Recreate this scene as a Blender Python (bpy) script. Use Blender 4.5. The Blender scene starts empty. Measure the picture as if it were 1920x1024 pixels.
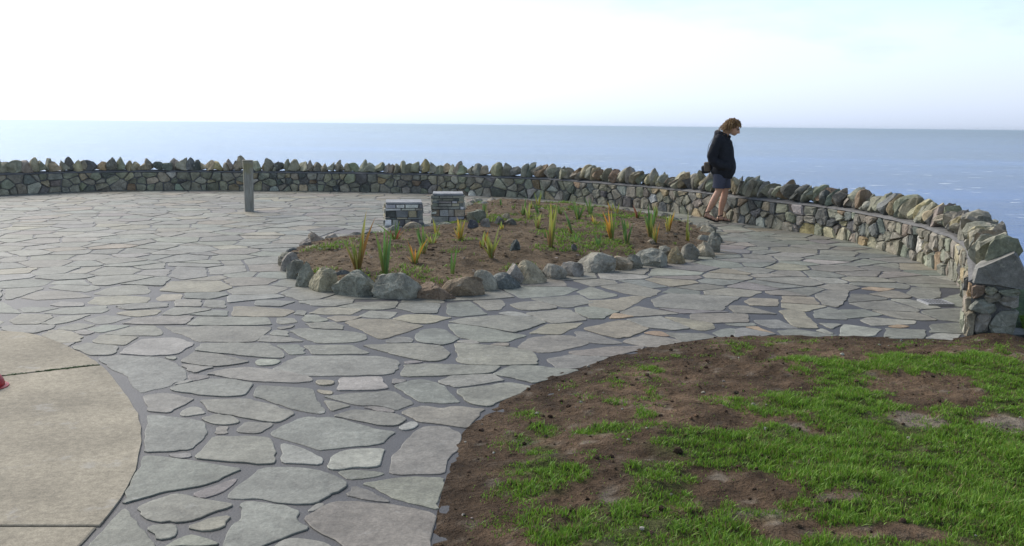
import bpy, bmesh, math, random
import numpy as np
from mathutils import Vector, Matrix, noise as mnoise
random.seed(7); rng = np.random.default_rng(7)
scene = bpy.context.scene
COL = scene.collection
# ------------------------------------------------------------------ camera
EYE = 1.55; PITCH = math.atan(277/1800); ROLL = 0.0105
cam_data = bpy.data.cameras.new('camera'); cam = bpy.data.objects.new('camera', cam_data)
COL.objects.link(cam); scene.camera = cam
cam_data.sensor_width = 36.0; cam_data.lens = 36.0*1800/1920
cam_data.clip_start = 0.05; cam_data.clip_end = 200000
_f = Vector((0, math.cos(PITCH), -math.sin(PITCH))); _u0 = Vector((0, math.sin(PITCH), math.cos(PITCH))); _r0 = Vector((1, 0, 0))
_r = _r0*math.cos(ROLL)+_u0*math.sin(ROLL); _u = _u0*math.cos(ROLL)-_r0*math.sin(ROLL)
_m = Matrix((_r, _u, -_f)).transposed().to_4x4(); _m.translation = (0, 0, EYE)
cam.matrix_world = _m
# ------------------------------------------------------------------ light
SUN_AZ = math.radians(-46)      # left of the viewing direction (+Y)
SUN_EL = math.radians(37)
world = bpy.data.worlds.new('World'); scene.world = world; world.use_nodes = True
wn = world.node_tree.nodes; wl = world.node_tree.links; wn.clear()
wo = wn.new('ShaderNodeOutputWorld'); wb = wn.new('ShaderNodeBackground'); wb.inputs['Strength'].default_value = 0.15
sky = wn.new('ShaderNodeTexSky'); sky.sky_type = 'NISHITA'; sky.sun_disc = False
sky.sun_elevation = SUN_EL; sky.sun_rotation = SUN_AZ
sky.altitude = 50; sky.air_density = 1.0; sky.dust_density = 0.35; sky.ozone_density = 1.0
# thin high cloud: streaks that whiten the blue, the same all round the sky
tc = wn.new('ShaderNodeTexCoord'); mp = wn.new('ShaderNodeMapping'); mp.inputs['Scale'].default_value = (2.6, 2.6, 9.0)
mp.inputs['Rotation'].default_value = (0.0, 0.0, 0.5)
nz = wn.new('ShaderNodeTexNoise'); nz.inputs['Scale'].default_value = 1.6; nz.inputs['Detail'].default_value = 7; nz.inputs['Roughness'].default_value = 0.55
cr = wn.new('ShaderNodeMapRange'); cr.inputs['From Min'].default_value = 0.46; cr.inputs['From Max'].default_value = 0.78
cr.inputs['To Min'].default_value = 0.62; cr.inputs['To Max'].default_value = 1.0
lum = wn.new('ShaderNodeRGBToBW'); whi = wn.new('ShaderNodeMix'); whi.data_type = 'RGBA'; whi.blend_type = 'MULTIPLY'
whi.inputs['Factor'].default_value = 1.0; whi.inputs['B'].default_value = (0.40, 0.455, 0.56, 1)
mixc = wn.new('ShaderNodeMix'); mixc.data_type = 'RGBA'
wl.new(tc.outputs['Generated'], mp.inputs['Vector']); wl.new(mp.outputs['Vector'], nz.inputs['Vector'])
sx = wn.new('ShaderNodeSeparateXYZ'); wl.new(tc.outputs['Generated'], sx.inputs['Vector'])
hb = wn.new('ShaderNodeMapRange'); hb.interpolation_type = 'SMOOTHSTEP'; hb.inputs['From Min'].default_value = 0.0; hb.inputs['From Max'].default_value = 0.22
hb.inputs['To Min'].default_value = 1.0; hb.inputs['To Max'].default_value = 0.0; wl.new(sx.outputs['Z'], hb.inputs['Value'])
vm = wn.new('ShaderNodeMath'); vm.operation = 'MAXIMUM'
wl.new(nz.outputs['Fac'], cr.inputs['Value']); wl.new(hb.outputs['Result'], vm.inputs[0]); wl.new(cr.outputs['Result'], vm.inputs[1])
wl.new(sky.outputs['Color'], lum.inputs['Color'])
wl.new(lum.outputs['Val'], whi.inputs['A']); wl.new(vm.outputs['Value'], mixc.inputs['Factor'])
wl.new(sky.outputs['Color'], mixc.inputs['A']); wl.new(whi.outputs['Result'], mixc.inputs['B'])
wl.new(mixc.outputs['Result'], wb.inputs['Color']); wl.new(wb.outputs['Background'], wo.inputs['Surface'])
sd = bpy.data.lights.new('sun', 'SUN'); sd.energy = 2.1; sd.angle = math.radians(38); sd.color = (1.0, 0.93, 0.83)
sun = bpy.data.objects.new('sun', sd); COL.objects.link(sun)
_sd = Vector((math.sin(SUN_AZ)*math.cos(SUN_EL), math.cos(SUN_AZ)*math.cos(SUN_EL), math.sin(SUN_EL)))
sun.rotation_euler = _sd.to_track_quat('Z', 'Y').to_euler()
scene.view_settings.view_transform = 'Standard'; scene.view_settings.look = 'None'
scene.view_settings.exposure = 0.92; scene.view_settings.gamma = 1.0; scene.view_settings.use_curve_mapping = False
# ------------------------------------------------------------------ measured plan of the place (metres, camera foot = origin)
STONES=[('y',[(-3.427,6.853),(-3.442,7.007),(-3.365,7.026),(-3.226,6.924),(-3.102,6.793),(-3.058,6.65),(-3.109,6.611),(-3.18,6.602)]),('g',[(-3.155,6.575),(-3.078,6.612),(-3.075,6.509),(-3.109,6.516)]),('g',[(-3.033,6.484),(-2.996,6.596),(-2.736,6.512),(-2.674,6.328),(-2.683,6.264),(-2.808,6.251),(-2.92,6.369)]),('y',[(-2.977,6.682),(-3.001,6.858),(-2.711,6.812),(-2.704,6.554),(-2.804,6.569),(-2.947,6.627)]),('l',[(-3.24,6.97),(-3.216,7.034),(-3.088,6.961),(-3.1,6.869),(-3.148,6.881)]),('g',[(-3.42,7.072),(-3.363,7.273),(-3.194,7.214),(-3.223,7.081),(-3.261,7.016)]),('g',[(-3.183,7.051),(-3.12,7.218),(-2.927,7.211),(-2.974,7.062),(-3.04,6.948)]),('g',[(-3.87,7.114),(-3.81,7.166),(-3.493,7.199),(-3.457,7.038),(-3.501,6.91),(-3.636,6.919),(-3.765,6.99)]),('g',[(-2.988,6.889),(-2.928,7.08),(-2.853,7.198),(-2.74,7.204),(-2.628,7.047),(-2.572,6.91),(-2.588,6.863),(-2.81,6.868)]),('l',[(-2.634,6.304),(-2.648,6.571),(-2.646,6.727),(-2.453,6.795),(-2.245,6.632),(-2.252,6.309),(-2.416,6.251)]),('g',[(-2.654,7.192),(-2.422,7.171),(-2.371,7.223),(-1.878,7.215),(-1.828,7.152),(-1.829,6.946),(-1.833,6.81),(-1.838,6.708),(-1.974,6.673),(-2.226,6.689),(-2.365,6.859),(-2.508,6.99)]),('g',[(-2.162,6.417),(-2.18,6.607),(-1.966,6.645),(-1.72,6.642),(-1.544,6.353),(-1.527,6.232),(-1.797,6.286),(-1.982,6.347)]),('g',[(-2.152,6.102),(-2.151,6.365),(-1.969,6.304),(-1.716,6.121),(-1.768,6.059),(-1.901,5.984),(-2.017,6.025)]),('b',[(-2.717,6.175),(-2.623,6.249),(-2.337,6.197),(-2.166,6.042),(-2.048,5.864),(-1.981,5.684),(-2.024,5.589),(-2.036,5.489),(-2.127,5.371),(-2.221,5.492),(-2.386,5.774),(-2.556,5.944)]),('g',[(-2.118,6.021),(-1.899,5.961),(-1.968,5.823),(-2.03,5.876)]),('g',[(-2.298,6.218),(-2.228,6.221),(-2.214,6.148),(-2.252,6.171)]),('p',[(-1.995,5.79),(-1.887,5.762),(-1.852,5.721),(-1.909,5.645),(-1.945,5.654)]),('l',[(-2.0,5.55),(-1.964,5.633),(-1.922,5.634),(-1.963,5.552)]),('g',[(-1.886,5.794),(-1.796,5.92),(-1.697,5.969),(-1.562,5.93),(-1.415,5.88),(-1.219,5.715),(-1.211,5.653),(-1.295,5.618),(-1.433,5.633),(-1.566,5.649),(-1.792,5.755)]),('g',[(-3.006,7.274),(-2.985,7.467),(-2.796,7.567),(-2.564,7.58),(-2.55,7.472),(-2.526,7.276),(-2.792,7.252)]),('g',[(-2.502,7.267),(-2.51,7.546),(-1.965,7.557),(-1.949,7.522),(-1.865,7.3),(-1.973,7.267),(-2.444,7.236)]),('g',[(-2.836,7.639),(-2.836,7.928),(-2.755,7.953),(-2.51,7.887),(-2.629,7.688),(-2.71,7.609)]),('g',[(-2.617,7.651),(-2.477,7.83),(-2.355,7.817),(-2.302,7.612),(-2.46,7.611)]),('y',[(-3.218,7.674),(-3.177,7.753),(-2.94,7.843),(-2.897,7.787),(-2.885,7.636),(-2.988,7.546),(-3.118,7.605)]),('o',[(-2.252,7.615),(-2.354,8.004),(-2.169,8.006),(-1.821,7.866),(-1.801,7.809),(-1.842,7.611),(-2.061,7.596)]),('g',[(-2.913,8.171),(-2.95,8.299),(-2.735,8.311),(-2.639,8.0),(-2.857,8.008)]),('g',[(-2.612,8.022),(-2.689,8.314),(-2.523,8.28),(-2.417,7.952),(-2.53,7.954)]),('g',[(-3.215,7.848),(-3.32,7.941),(-3.132,8.159),(-2.974,8.147),(-2.909,7.985),(-2.997,7.899)]),('g',[(-3.362,7.407),(-3.283,7.585),(-3.032,7.523),(-3.106,7.278),(-3.198,7.25)]),('g',[(-1.606,7.347),(-1.517,7.386),(-1.395,7.41),(-1.302,7.278),(-1.283,7.147),(-1.403,7.157),(-1.517,7.184)]),('g',[(-1.666,7.064),(-1.607,7.163),(-1.324,7.097),(-1.168,7.041),(-1.083,6.968),(-1.054,6.818),(-1.11,6.728),(-1.25,6.693),(-1.389,6.686),(-1.495,6.827)]),('g',[(-1.877,7.562),(-1.749,7.551),(-1.686,7.395),(-1.78,7.321),(-1.826,7.353)]),('g',[(-1.789,7.187),(-1.68,7.275),(-1.682,7.192),(-1.733,7.124)]),('l',[(-1.788,6.964),(-1.786,7.09),(-1.692,7.078),(-1.633,6.895),(-1.75,6.92)]),('g',[(-1.816,6.723),(-1.824,6.901),(-1.616,6.851),(-1.492,6.724),(-1.63,6.689)]),('b',[(-1.647,6.604),(-1.508,6.624),(-1.401,6.36),(-1.491,6.33)]),('g',[(-1.458,6.599),(-1.132,6.628),(-0.971,6.392),(-1.009,6.365),(-1.344,6.35)]),('g',[(-1.042,6.618),(-0.867,6.668),(-0.679,6.691),(-0.496,6.616),(-0.42,6.404),(-0.44,6.263),(-0.488,6.187),(-0.57,6.191),(-0.751,6.325),(-0.903,6.474)]),('g',[(-1.515,5.943),(-1.48,6.108),(-1.423,6.27),(-1.189,6.293),(-0.891,6.293),(-0.752,6.188),(-0.735,6.045),(-0.741,5.863),(-0.813,5.817),(-1.086,5.795),(-1.281,5.776),(-1.405,5.858)]),('o',[(-1.312,7.414),(-1.216,7.561),(-0.957,7.539),(-0.686,7.309),(-0.82,7.027),(-0.934,6.839),(-0.968,6.852),(-1.079,7.03)]),('y',[(-1.485,7.583),(-1.427,7.659),(-1.214,7.634),(-1.282,7.486),(-1.371,7.428)]),('y',[(-1.665,7.759),(-1.62,7.977),(-1.494,8.024),(-1.264,7.957),(-1.315,7.721),(-1.509,7.711)]),('l',[(-1.241,7.669),(-1.181,7.902),(-0.95,7.837),(-0.982,7.573),(-1.13,7.602)]),('y',[(-0.952,7.557),(-0.871,7.727),(-0.713,7.754),(-0.486,7.636),(-0.653,7.396),(-0.751,7.402)]),('p',[(-0.905,6.767),(-0.832,6.904),(-0.737,6.878),(-0.716,6.732),(-0.872,6.711)]),('w',[(-1.664,6.1),(-1.665,6.172),(-1.544,6.177),(-1.518,6.07),(-1.586,6.02),(-1.628,6.03)]),('y',[(-1.173,5.623),(-1.172,5.675),(-1.077,5.658),(-1.07,5.587),(-1.129,5.565)]),('w',[(-1.015,5.461),(-1.042,5.732),(-0.806,5.763),(-0.729,5.511),(-0.87,5.467)]),('g',[(-0.678,5.801),(-0.693,6.082),(-0.505,6.114),(-0.271,6.077),(-0.069,6.062),(-0.128,5.9),(-0.371,5.835),(-0.589,5.793)]),('p',[(-0.703,6.165),(-0.641,6.192),(-0.579,6.159),(-0.679,6.106)]),('g',[(-1.678,7.683),(-1.592,7.688),(-1.457,7.477),(-1.52,7.403),(-1.621,7.415),(-1.671,7.519)]),('g',[(-1.779,7.715),(-1.784,7.868),(-1.71,7.833),(-1.688,7.664)]),('g',[(-2.246,8.296),(-2.18,8.344),(-1.898,8.273),(-1.973,8.038),(-2.185,8.067)]),('g',[(-1.867,8.275),(-1.715,8.371),(-1.403,8.39),(-1.39,8.217),(-1.524,8.063),(-1.705,8.094)]),('g',[(-1.475,8.046),(-1.343,8.262),(-1.008,8.325),(-0.996,8.032),(-1.09,7.946),(-1.216,7.939)]),('b',[(-0.981,8.033),(-0.964,8.284),(-0.635,8.26),(-0.618,8.135),(-0.623,7.816),(-0.792,7.807)]),('b',[(-0.54,7.898),(-0.557,8.265),(-0.375,8.362),(-0.252,7.953),(-0.202,7.801),(-0.31,7.738),(-0.416,7.677),(-0.507,7.728)]),('b',[(-0.706,6.955),(-0.685,7.145),(-0.602,7.214),(-0.519,7.186),(-0.446,6.999),(-0.385,6.865),(-0.428,6.732),(-0.493,6.658),(-0.619,6.723),(-0.675,6.778)]),('b',[(-0.491,7.388),(-0.328,7.328),(-0.118,7.189),(-0.009,7.067),(0.111,6.995),(-0.033,6.779),(-0.226,6.77),(-0.374,6.911),(-0.458,7.189)]),('t',[(-0.497,7.474),(-0.371,7.642),(-0.128,7.767),(0.2,7.71),(0.272,7.479),(0.086,7.183),(0.025,7.1),(-0.118,7.222),(-0.33,7.362)]),('l',[(-0.108,7.844),(-0.019,7.927),(0.078,7.874),(0.164,7.726),(0.018,7.737)]),('t',[(-0.013,8.232),(0.097,8.367),(0.232,8.397),(0.388,8.172),(0.384,8.089),(0.169,7.977),(0.079,8.011)]),('g',[(-0.338,8.408),(-0.101,8.466),(-0.059,8.251),(-0.095,8.002),(-0.192,7.957),(-0.258,8.135)]),('g',[(0.122,7.876),(0.443,8.052),(0.502,8.015),(0.606,7.603),(0.443,7.506),(0.335,7.458),(0.268,7.567)]),('y',[(0.138,7.074),(0.285,7.428),(0.57,7.495),(0.394,7.103),(0.365,7.054),(0.245,7.064)]),('t',[(0.049,6.613),(0.129,6.905),(0.284,7.019),(0.449,7.012),(0.559,6.807),(0.512,6.691),(0.326,6.504),(0.202,6.458)]),('t',[(-0.401,6.704),(-0.3,6.709),(-0.045,6.609),(0.135,6.495),(0.163,6.378),(0.175,6.131),(-0.098,6.096),(-0.273,6.112),(-0.352,6.181),(-0.359,6.407)]),('l',[(-0.393,6.777),(-0.292,6.825),(-0.224,6.713),(-0.326,6.722)]),('o',[(-0.146,6.66),(-0.122,6.717),(-0.02,6.737),(-0.02,6.652)]),('g',[(-0.111,5.867),(0.006,6.088),(0.191,6.073),(0.433,5.979),(0.237,5.753),(0.142,5.666),(0.018,5.786)]),('g',[(-0.443,5.683),(-0.37,5.813),(-0.111,5.856),(-0.042,5.72),(-0.197,5.622),(-0.322,5.557),(-0.395,5.614)]),('g',[(0.242,6.281),(0.445,6.427),(0.621,6.358),(0.673,6.33),(0.437,6.044),(0.298,6.01)]),('t',[(0.397,6.488),(0.686,6.648),(0.945,6.694),(0.911,6.576),(0.669,6.36),(0.457,6.397)]),('g',[(-0.481,4.713),(-0.434,4.794),(-0.328,4.788),(-0.262,4.694),(-0.251,4.643),(-0.255,4.434),(-0.287,4.364),(-0.299,4.122),(-0.409,4.112),(-0.533,4.115),(-0.552,4.348),(-0.523,4.441),(-0.511,4.568)]),('t',[(-0.81,3.614),(-0.724,3.776),(-0.638,3.78),(-0.492,3.753),(-0.378,3.706),(-0.297,3.649),(-0.303,3.495),(-0.284,3.188),(-0.496,3.183),(-0.593,3.345),(-0.758,3.523)]),('b',[(-0.696,5.582),(-0.621,5.676),(-0.56,5.72),(-0.457,5.652),(-0.396,5.564),(-0.354,5.41),(-0.288,5.24),(-0.372,5.219),(-0.504,5.24),(-0.601,5.401)]),('g',[(-0.309,5.431),(-0.308,5.508),(-0.004,5.67),(0.119,5.584),(0.007,5.368),(-0.088,5.238),(-0.121,5.167),(-0.217,5.216)]),('t',[(-0.59,5.033),(-0.551,5.117),(-0.486,5.162),(-0.383,5.107),(-0.318,5.16),(-0.144,5.115),(-0.195,4.918),(-0.221,4.78),(-0.345,4.836),(-0.479,4.877)]),('p',[(-0.71,5.611),(-0.719,5.724),(-0.639,5.696),(-0.655,5.644)]),('w',[(-0.573,4.768),(-0.516,4.876),(-0.483,4.831),(-0.503,4.756),(-0.542,4.732)]),('g',[(-0.638,3.99),(-0.479,4.065),(-0.298,4.064),(-0.29,3.98),(-0.305,3.82),(-0.292,3.715),(-0.424,3.792),(-0.528,3.885)]),('g',[(-0.687,3.861),(-0.673,3.955),(-0.6,3.903),(-0.495,3.783),(-0.596,3.812)]),('g',[(-0.77,4.13),(-0.673,4.148),(-0.563,4.114),(-0.595,4.076),(-0.707,4.037)]),('w',[(-0.827,4.181),(-0.832,4.321),(-0.797,4.404),(-0.609,4.436),(-0.602,4.203),(-0.707,4.192),(-0.79,4.152)]),('b',[(-1.178,3.858),(-1.168,3.94),(-1.131,4.091),(-1.128,4.153),(-1.032,4.173),(-0.915,4.154),(-0.792,4.079),(-0.709,3.984),(-0.725,3.901),(-0.772,3.83),(-0.802,3.762),(-0.896,3.755),(-1.039,3.813),(-1.168,3.81)]),('b',[(-1.101,3.744),(-1.084,3.773),(-0.985,3.748),(-0.875,3.695),(-0.848,3.668),(-0.853,3.597),(-0.776,3.514),(-0.868,3.414),(-0.931,3.336),(-1.013,3.282),(-1.05,3.34),(-1.069,3.474),(-1.07,3.549),(-1.049,3.583),(-1.065,3.654)]),('l',[(-0.864,3.33),(-0.848,3.399),(-0.813,3.42),(-0.735,3.402),(-0.684,3.38),(-0.64,3.32),(-0.687,3.26),(-0.862,3.256)]),('l',[(-0.811,3.683),(-0.788,3.762),(-0.765,3.758),(-0.788,3.693)]),('b',[(-1.581,3.741),(-1.642,4.0),(-1.706,4.301),(-1.613,4.286),(-1.41,4.22),(-1.214,4.145),(-1.261,4.06),(-1.322,3.946),(-1.467,3.87),(-1.545,3.78)]),('g',[(-1.502,3.696),(-1.48,3.753),(-1.409,3.842),(-1.365,3.833),(-1.263,3.783),(-1.131,3.734),(-1.195,3.659),(-1.236,3.587),(-1.286,3.56),(-1.373,3.562),(-1.453,3.617)]),('p',[(-1.329,3.849),(-1.306,3.895),(-1.202,4.034),(-1.198,3.981),(-1.222,3.867),(-1.278,3.806)]),('b',[(-1.555,3.677),(-1.537,3.659),(-1.435,3.506),(-1.309,3.342),(-1.295,3.26),(-1.532,3.255),(-1.539,3.321),(-1.543,3.406)]),('g',[(-1.388,3.498),(-1.373,3.524),(-1.3,3.53),(-1.273,3.469),(-1.268,3.42),(-1.311,3.4)]),('y',[(-1.238,3.511),(-1.176,3.598),(-1.111,3.617),(-1.109,3.514),(-1.16,3.48)]),('g',[(-1.264,3.335),(-1.213,3.438),(-1.172,3.423),(-1.076,3.363),(-1.132,3.35)]),('g',[(-1.263,3.305),(-1.061,3.332),(-1.047,3.266),(-1.229,3.255)]),('b',[(-1.995,5.462),(-1.981,5.511),(-1.831,5.669),(-1.713,5.674),(-1.55,5.588),(-1.541,5.479),(-1.533,5.338),(-1.631,5.306),(-1.778,5.337),(-1.958,5.415)]),('g',[(-2.09,5.307),(-2.019,5.356),(-1.961,5.349),(-1.792,5.255),(-1.838,4.988),(-1.958,5.016)]),('b',[(-1.928,4.936),(-1.767,4.895),(-1.617,4.838),(-1.591,4.808),(-1.568,4.734),(-1.532,4.663),(-1.521,4.552),(-1.529,4.406),(-1.609,4.378),(-1.725,4.362)]),('l',[(-1.765,4.958),(-1.772,5.048),(-1.745,5.099),(-1.699,5.076),(-1.643,4.979),(-1.726,4.928)]),('g',[(-1.741,5.221),(-1.588,5.245),(-1.491,5.257),(-1.398,5.19),(-1.311,5.141),(-1.165,4.996),(-1.214,4.84),(-1.288,4.857),(-1.423,4.923),(-1.63,5.028)]),('g',[(-1.63,4.892),(-1.577,4.965),(-1.488,4.936),(-1.415,4.83),(-1.464,4.79),(-1.537,4.803)]),('g',[(-1.479,4.644),(-1.503,4.751),(-1.455,4.76),(-1.426,4.645)]),('g',[(-1.383,4.682),(-1.38,4.838),(-1.237,4.82),(-1.265,4.665),(-1.304,4.657)]),('g',[(-1.465,4.289),(-1.465,4.46),(-1.47,4.588),(-1.31,4.6),(-1.2,4.583),(-1.14,4.431),(-1.091,4.259),(-1.093,4.223),(-1.295,4.246)]),('p',[(-1.606,4.334),(-1.515,4.35),(-1.494,4.301),(-1.539,4.287)]),('g',[(-1.468,5.322),(-1.494,5.54),(-1.182,5.49),(-1.143,5.399),(-1.101,5.245),(-1.016,5.067),(-1.011,5.001),(-1.09,5.023),(-1.264,5.151),(-1.393,5.27)]),('g',[(-1.067,5.328),(-0.861,5.41),(-0.718,5.463),(-0.653,5.399),(-0.624,5.326),(-0.545,5.204),(-0.625,5.081),(-0.681,5.138),(-0.749,5.17),(-0.827,5.159),(-0.886,5.191)]),('g',[(-1.051,5.247),(-1.008,5.231),(-0.889,5.148),(-0.947,5.086),(-0.97,5.052)]),('y',[(-1.136,5.466),(-1.041,5.431),(-1.04,5.375),(-1.09,5.392)]),('b',[(-1.207,4.674),(-1.144,4.839),(-1.09,4.934),(-0.952,4.931),(-0.776,4.806),(-0.697,4.735),(-0.587,4.695),(-0.631,4.52),(-0.759,4.476),(-0.887,4.426),(-0.911,4.419),(-0.994,4.488),(-1.114,4.572),(-1.182,4.618)]),('g',[(-0.944,4.963),(-0.867,5.072),(-0.807,5.066),(-0.625,5.007),(-0.554,4.921),(-0.596,4.805),(-0.675,4.81)]),('p',[(-0.807,5.125),(-0.77,5.144),(-0.638,5.072),(-0.638,5.031),(-0.709,5.053)]),('w',[(-1.113,4.498),(-1.05,4.467),(-0.954,4.38),(-0.875,4.289),(-0.871,4.218),(-0.964,4.233),(-1.043,4.236)]),('o',[(0.561,7.273),(0.785,7.523),(0.915,7.601),(1.066,7.298),(0.877,6.986),(0.793,6.937),(0.685,7.054),(0.584,7.208)]),('b',[(0.933,7.639),(1.229,7.784),(1.386,7.314),(1.25,7.242),(1.071,7.332)]),('O',[(0.801,7.686),(0.859,7.897),(1.008,7.772),(0.896,7.691)]),('O',[(1.009,7.133),(1.087,7.201),(1.146,7.188),(1.182,7.032),(1.104,7.044)]),('t',[(0.812,6.819),(0.994,7.069),(1.17,6.955),(1.251,6.855),(1.047,6.659),(0.966,6.67)]),('g',[(1.175,7.157),(1.46,7.124),(1.529,7.003),(1.268,6.841),(1.191,7.048)]),('y',[(1.263,7.767),(1.427,7.701),(1.6,7.548),(1.582,7.324),(1.475,7.237),(1.4,7.315)]),('g',[(0.614,8.931),(0.763,9.22),(0.982,8.761),(0.826,8.589),(0.712,8.582)]),('t',[(0.87,9.253),(1.137,9.459),(1.426,9.031),(1.267,8.684),(1.068,8.862)]),('o',[(0.688,8.468),(0.962,8.574),(1.12,8.745),(1.246,8.706),(1.067,8.316),(1.02,8.187),(0.925,8.018),(0.683,8.209)]),('g',[(0.554,8.119),(0.711,8.169),(0.913,7.978),(0.807,7.817),(0.749,7.665),(0.64,7.659),(0.541,7.918)]),('g',[(0.477,6.922),(0.493,7.171),(0.579,7.144),(0.68,6.992),(0.807,6.776),(0.721,6.743),(0.583,6.779)]),('t',[(0.916,7.939),(1.088,8.232),(1.354,7.963),(1.397,7.907),(1.201,7.839),(1.0,7.771)]),('t',[(1.506,7.894),(1.74,7.945),(1.974,7.919),(1.907,7.582),(1.611,7.531),(1.457,7.666)]),('g',[(1.264,8.546),(1.48,8.887),(2.112,8.734),(1.898,8.32),(1.796,8.067),(1.473,8.13),(1.254,8.2)]),('b',[(1.534,7.159),(1.68,7.329),(1.746,7.316),(1.666,7.025),(1.565,6.989)]),('y',[(2.291,8.074),(2.397,8.136),(2.482,8.03),(2.448,7.714),(2.401,7.374),(2.314,7.37),(2.237,7.436),(2.259,7.755)]),('g',[(2.594,8.091),(2.778,8.27),(2.816,8.159),(2.753,7.73),(2.609,7.748),(2.512,7.794)]),('b',[(2.832,8.16),(3.063,8.201),(3.13,7.958),(2.934,7.842),(2.781,7.783)]),('l',[(2.856,7.711),(2.975,7.844),(3.306,7.709),(3.244,7.583),(2.876,7.492)]),('l',[(2.555,7.291),(2.664,7.529),(2.891,7.353),(2.749,7.124),(2.595,7.032),(2.485,7.111)]),('b',[(2.796,7.041),(2.948,7.402),(3.232,7.347),(3.081,7.034)]),('w',[(3.118,7.057),(3.26,7.215),(3.442,7.202),(3.305,6.982)]),('b',[(1.975,7.664),(2.173,7.7),(2.246,7.367),(2.042,7.356),(1.981,7.494)]),('b',[(1.741,7.295),(1.81,7.344),(2.01,7.131),(1.814,7.015),(1.666,6.966)]),('g',[(2.056,7.266),(2.222,7.32),(2.466,7.11),(2.231,7.035),(2.057,7.069)]),('l',[(2.362,7.281),(2.423,7.352),(2.46,7.175),(2.405,7.151)]),('g',[(2.471,7.567),(2.635,7.527),(2.51,7.357)]),('y',[(2.101,8.528),(2.207,8.691),(2.435,8.641),(2.338,8.303),(2.105,8.319)]),('g',[(2.854,8.892),(3.037,9.141),(3.242,9.119),(3.079,8.711),(2.855,8.275),(2.773,8.387)]),('O',[(1.84,7.392),(1.934,7.42),(2.006,7.153)]),('g',[(3.765,9.014),(3.96,9.377),(4.217,9.357),(3.998,8.83),(3.786,8.627)]),('O',[(2.995,7.475),(3.099,7.542),(3.164,7.483),(3.05,7.416)]),('O',[(3.426,9.271),(3.54,9.387),(3.757,9.292),(3.555,9.138)]),('g',[(-3.78,8.554),(-3.775,8.888),(-3.65,9.036),(-3.5,9.01),(-3.33,8.712),(-3.315,8.582),(-3.601,8.47)]),('y',[(-3.639,8.106),(-3.703,8.401),(-3.494,8.476),(-3.224,8.399),(-3.157,8.163),(-3.47,8.03)]),('g',[(-3.801,7.659),(-3.742,7.875),(-3.449,8.003),(-3.34,7.816),(-3.344,7.684),(-3.642,7.616)]),('g',[(-4.331,8.333),(-4.331,8.618),(-4.221,8.69),(-4.006,8.638),(-3.735,8.399),(-3.866,8.33),(-4.137,8.223)]),('g',[(-4.332,8.852),(-4.313,9.008),(-3.953,8.981),(-3.85,8.848),(-3.897,8.644),(-4.137,8.729)]),('y',[(-3.138,8.343),(-3.163,8.56),(-3.0,8.57),(-2.911,8.295),(-3.068,8.239)]),('b',[(-4.096,7.828),(-4.057,7.912),(-3.782,7.873),(-3.862,7.682),(-3.968,7.676)]),('g',[(-3.622,7.251),(-3.615,7.517),(-3.399,7.604),(-3.441,7.307),(-3.518,7.21)]),('g',[(-3.908,7.33),(-3.959,7.599),(-3.707,7.587),(-3.651,7.49),(-3.639,7.227),(-3.813,7.218)]),('g',[(-3.346,7.98),(-3.238,8.1),(-2.97,8.144),(-2.911,7.977),(-3.181,7.825)]),('g',[(-3.916,8.004),(-3.89,8.149),(-3.68,8.103),(-3.618,7.965),(-3.787,7.928)]),('p',[(-3.456,9.577),(-3.615,10.249),(-3.29,10.182),(-3.094,9.602),(-3.258,9.395)]),('y',[(-3.254,8.75),(-3.338,9.276),(-2.879,9.344),(-2.647,8.959),(-2.713,8.717),(-3.011,8.666)])]
WALL=[(-10.687,20.005),(-9.968,20.834),(-9.118,21.565),(-7.816,21.948),(-6.086,22.128),(-4.437,22.111),(-3.199,22.033),(-1.954,21.784),(-0.722,21.133),(0.72,20.409),(1.986,18.928),(2.789,17.721),(3.345,16.641),(3.997,14.956),(4.429,14.107),(4.659,13.397),(4.753,12.519),(4.789,11.459),(4.756,10.882),(4.656,10.205),(4.463,9.469),(4.199,8.796),(3.846,8.014),(3.467,7.197)]
PAD=[(-3.787,6.954),(-3.502,6.858),(-3.118,6.532),(-2.693,6.064),(-2.388,5.616),(-2.118,5.176),(-1.938,4.841),(-1.801,4.504),(-1.705,4.208),(-1.633,3.916),(-1.595,3.659),(-1.582,3.455),(-1.582,3.343)]
PADJ=[[(-3.11,5.674),(-2.624,5.983)],[(-1.957,3.495),(-1.623,3.503)]]
LAWN=[(-0.289,3.175),(-0.291,3.374),(-0.292,3.693),(-0.282,4.114),(-0.274,4.359),(-0.254,4.635),(-0.201,4.836),(-0.124,5.115),(0.007,5.395),(0.17,5.706),(0.419,6.028),(0.696,6.373),(0.994,6.689),(1.304,6.928),(1.606,7.051),(2.109,7.131),(2.583,7.098),(2.971,7.062),(3.364,7.044),(3.587,7.091),(3.727,6.972),(3.902,6.857)]
BED=[(-2.464,10.442),(-2.219,9.669),(-1.902,9.006),(-1.574,8.733),(-1.261,8.611),(-0.877,8.662),(-0.544,8.795),(-0.204,9.113),(0.001,9.378),(0.506,9.996),(1.136,10.662),(1.825,11.234),(2.452,12.01),(2.717,12.802),(2.895,13.964),(2.807,14.838),(2.513,16.169),(1.839,17.5),(0.909,18.421),(-0.014,18.929),(-0.643,18.848),(-0.926,17.841),(-0.86,15.279),(-1.269,14.136),(-1.67,13.538),(-1.976,13.056),(-2.282,12.722),(-2.539,12.24),(-2.602,11.31)]
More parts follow.
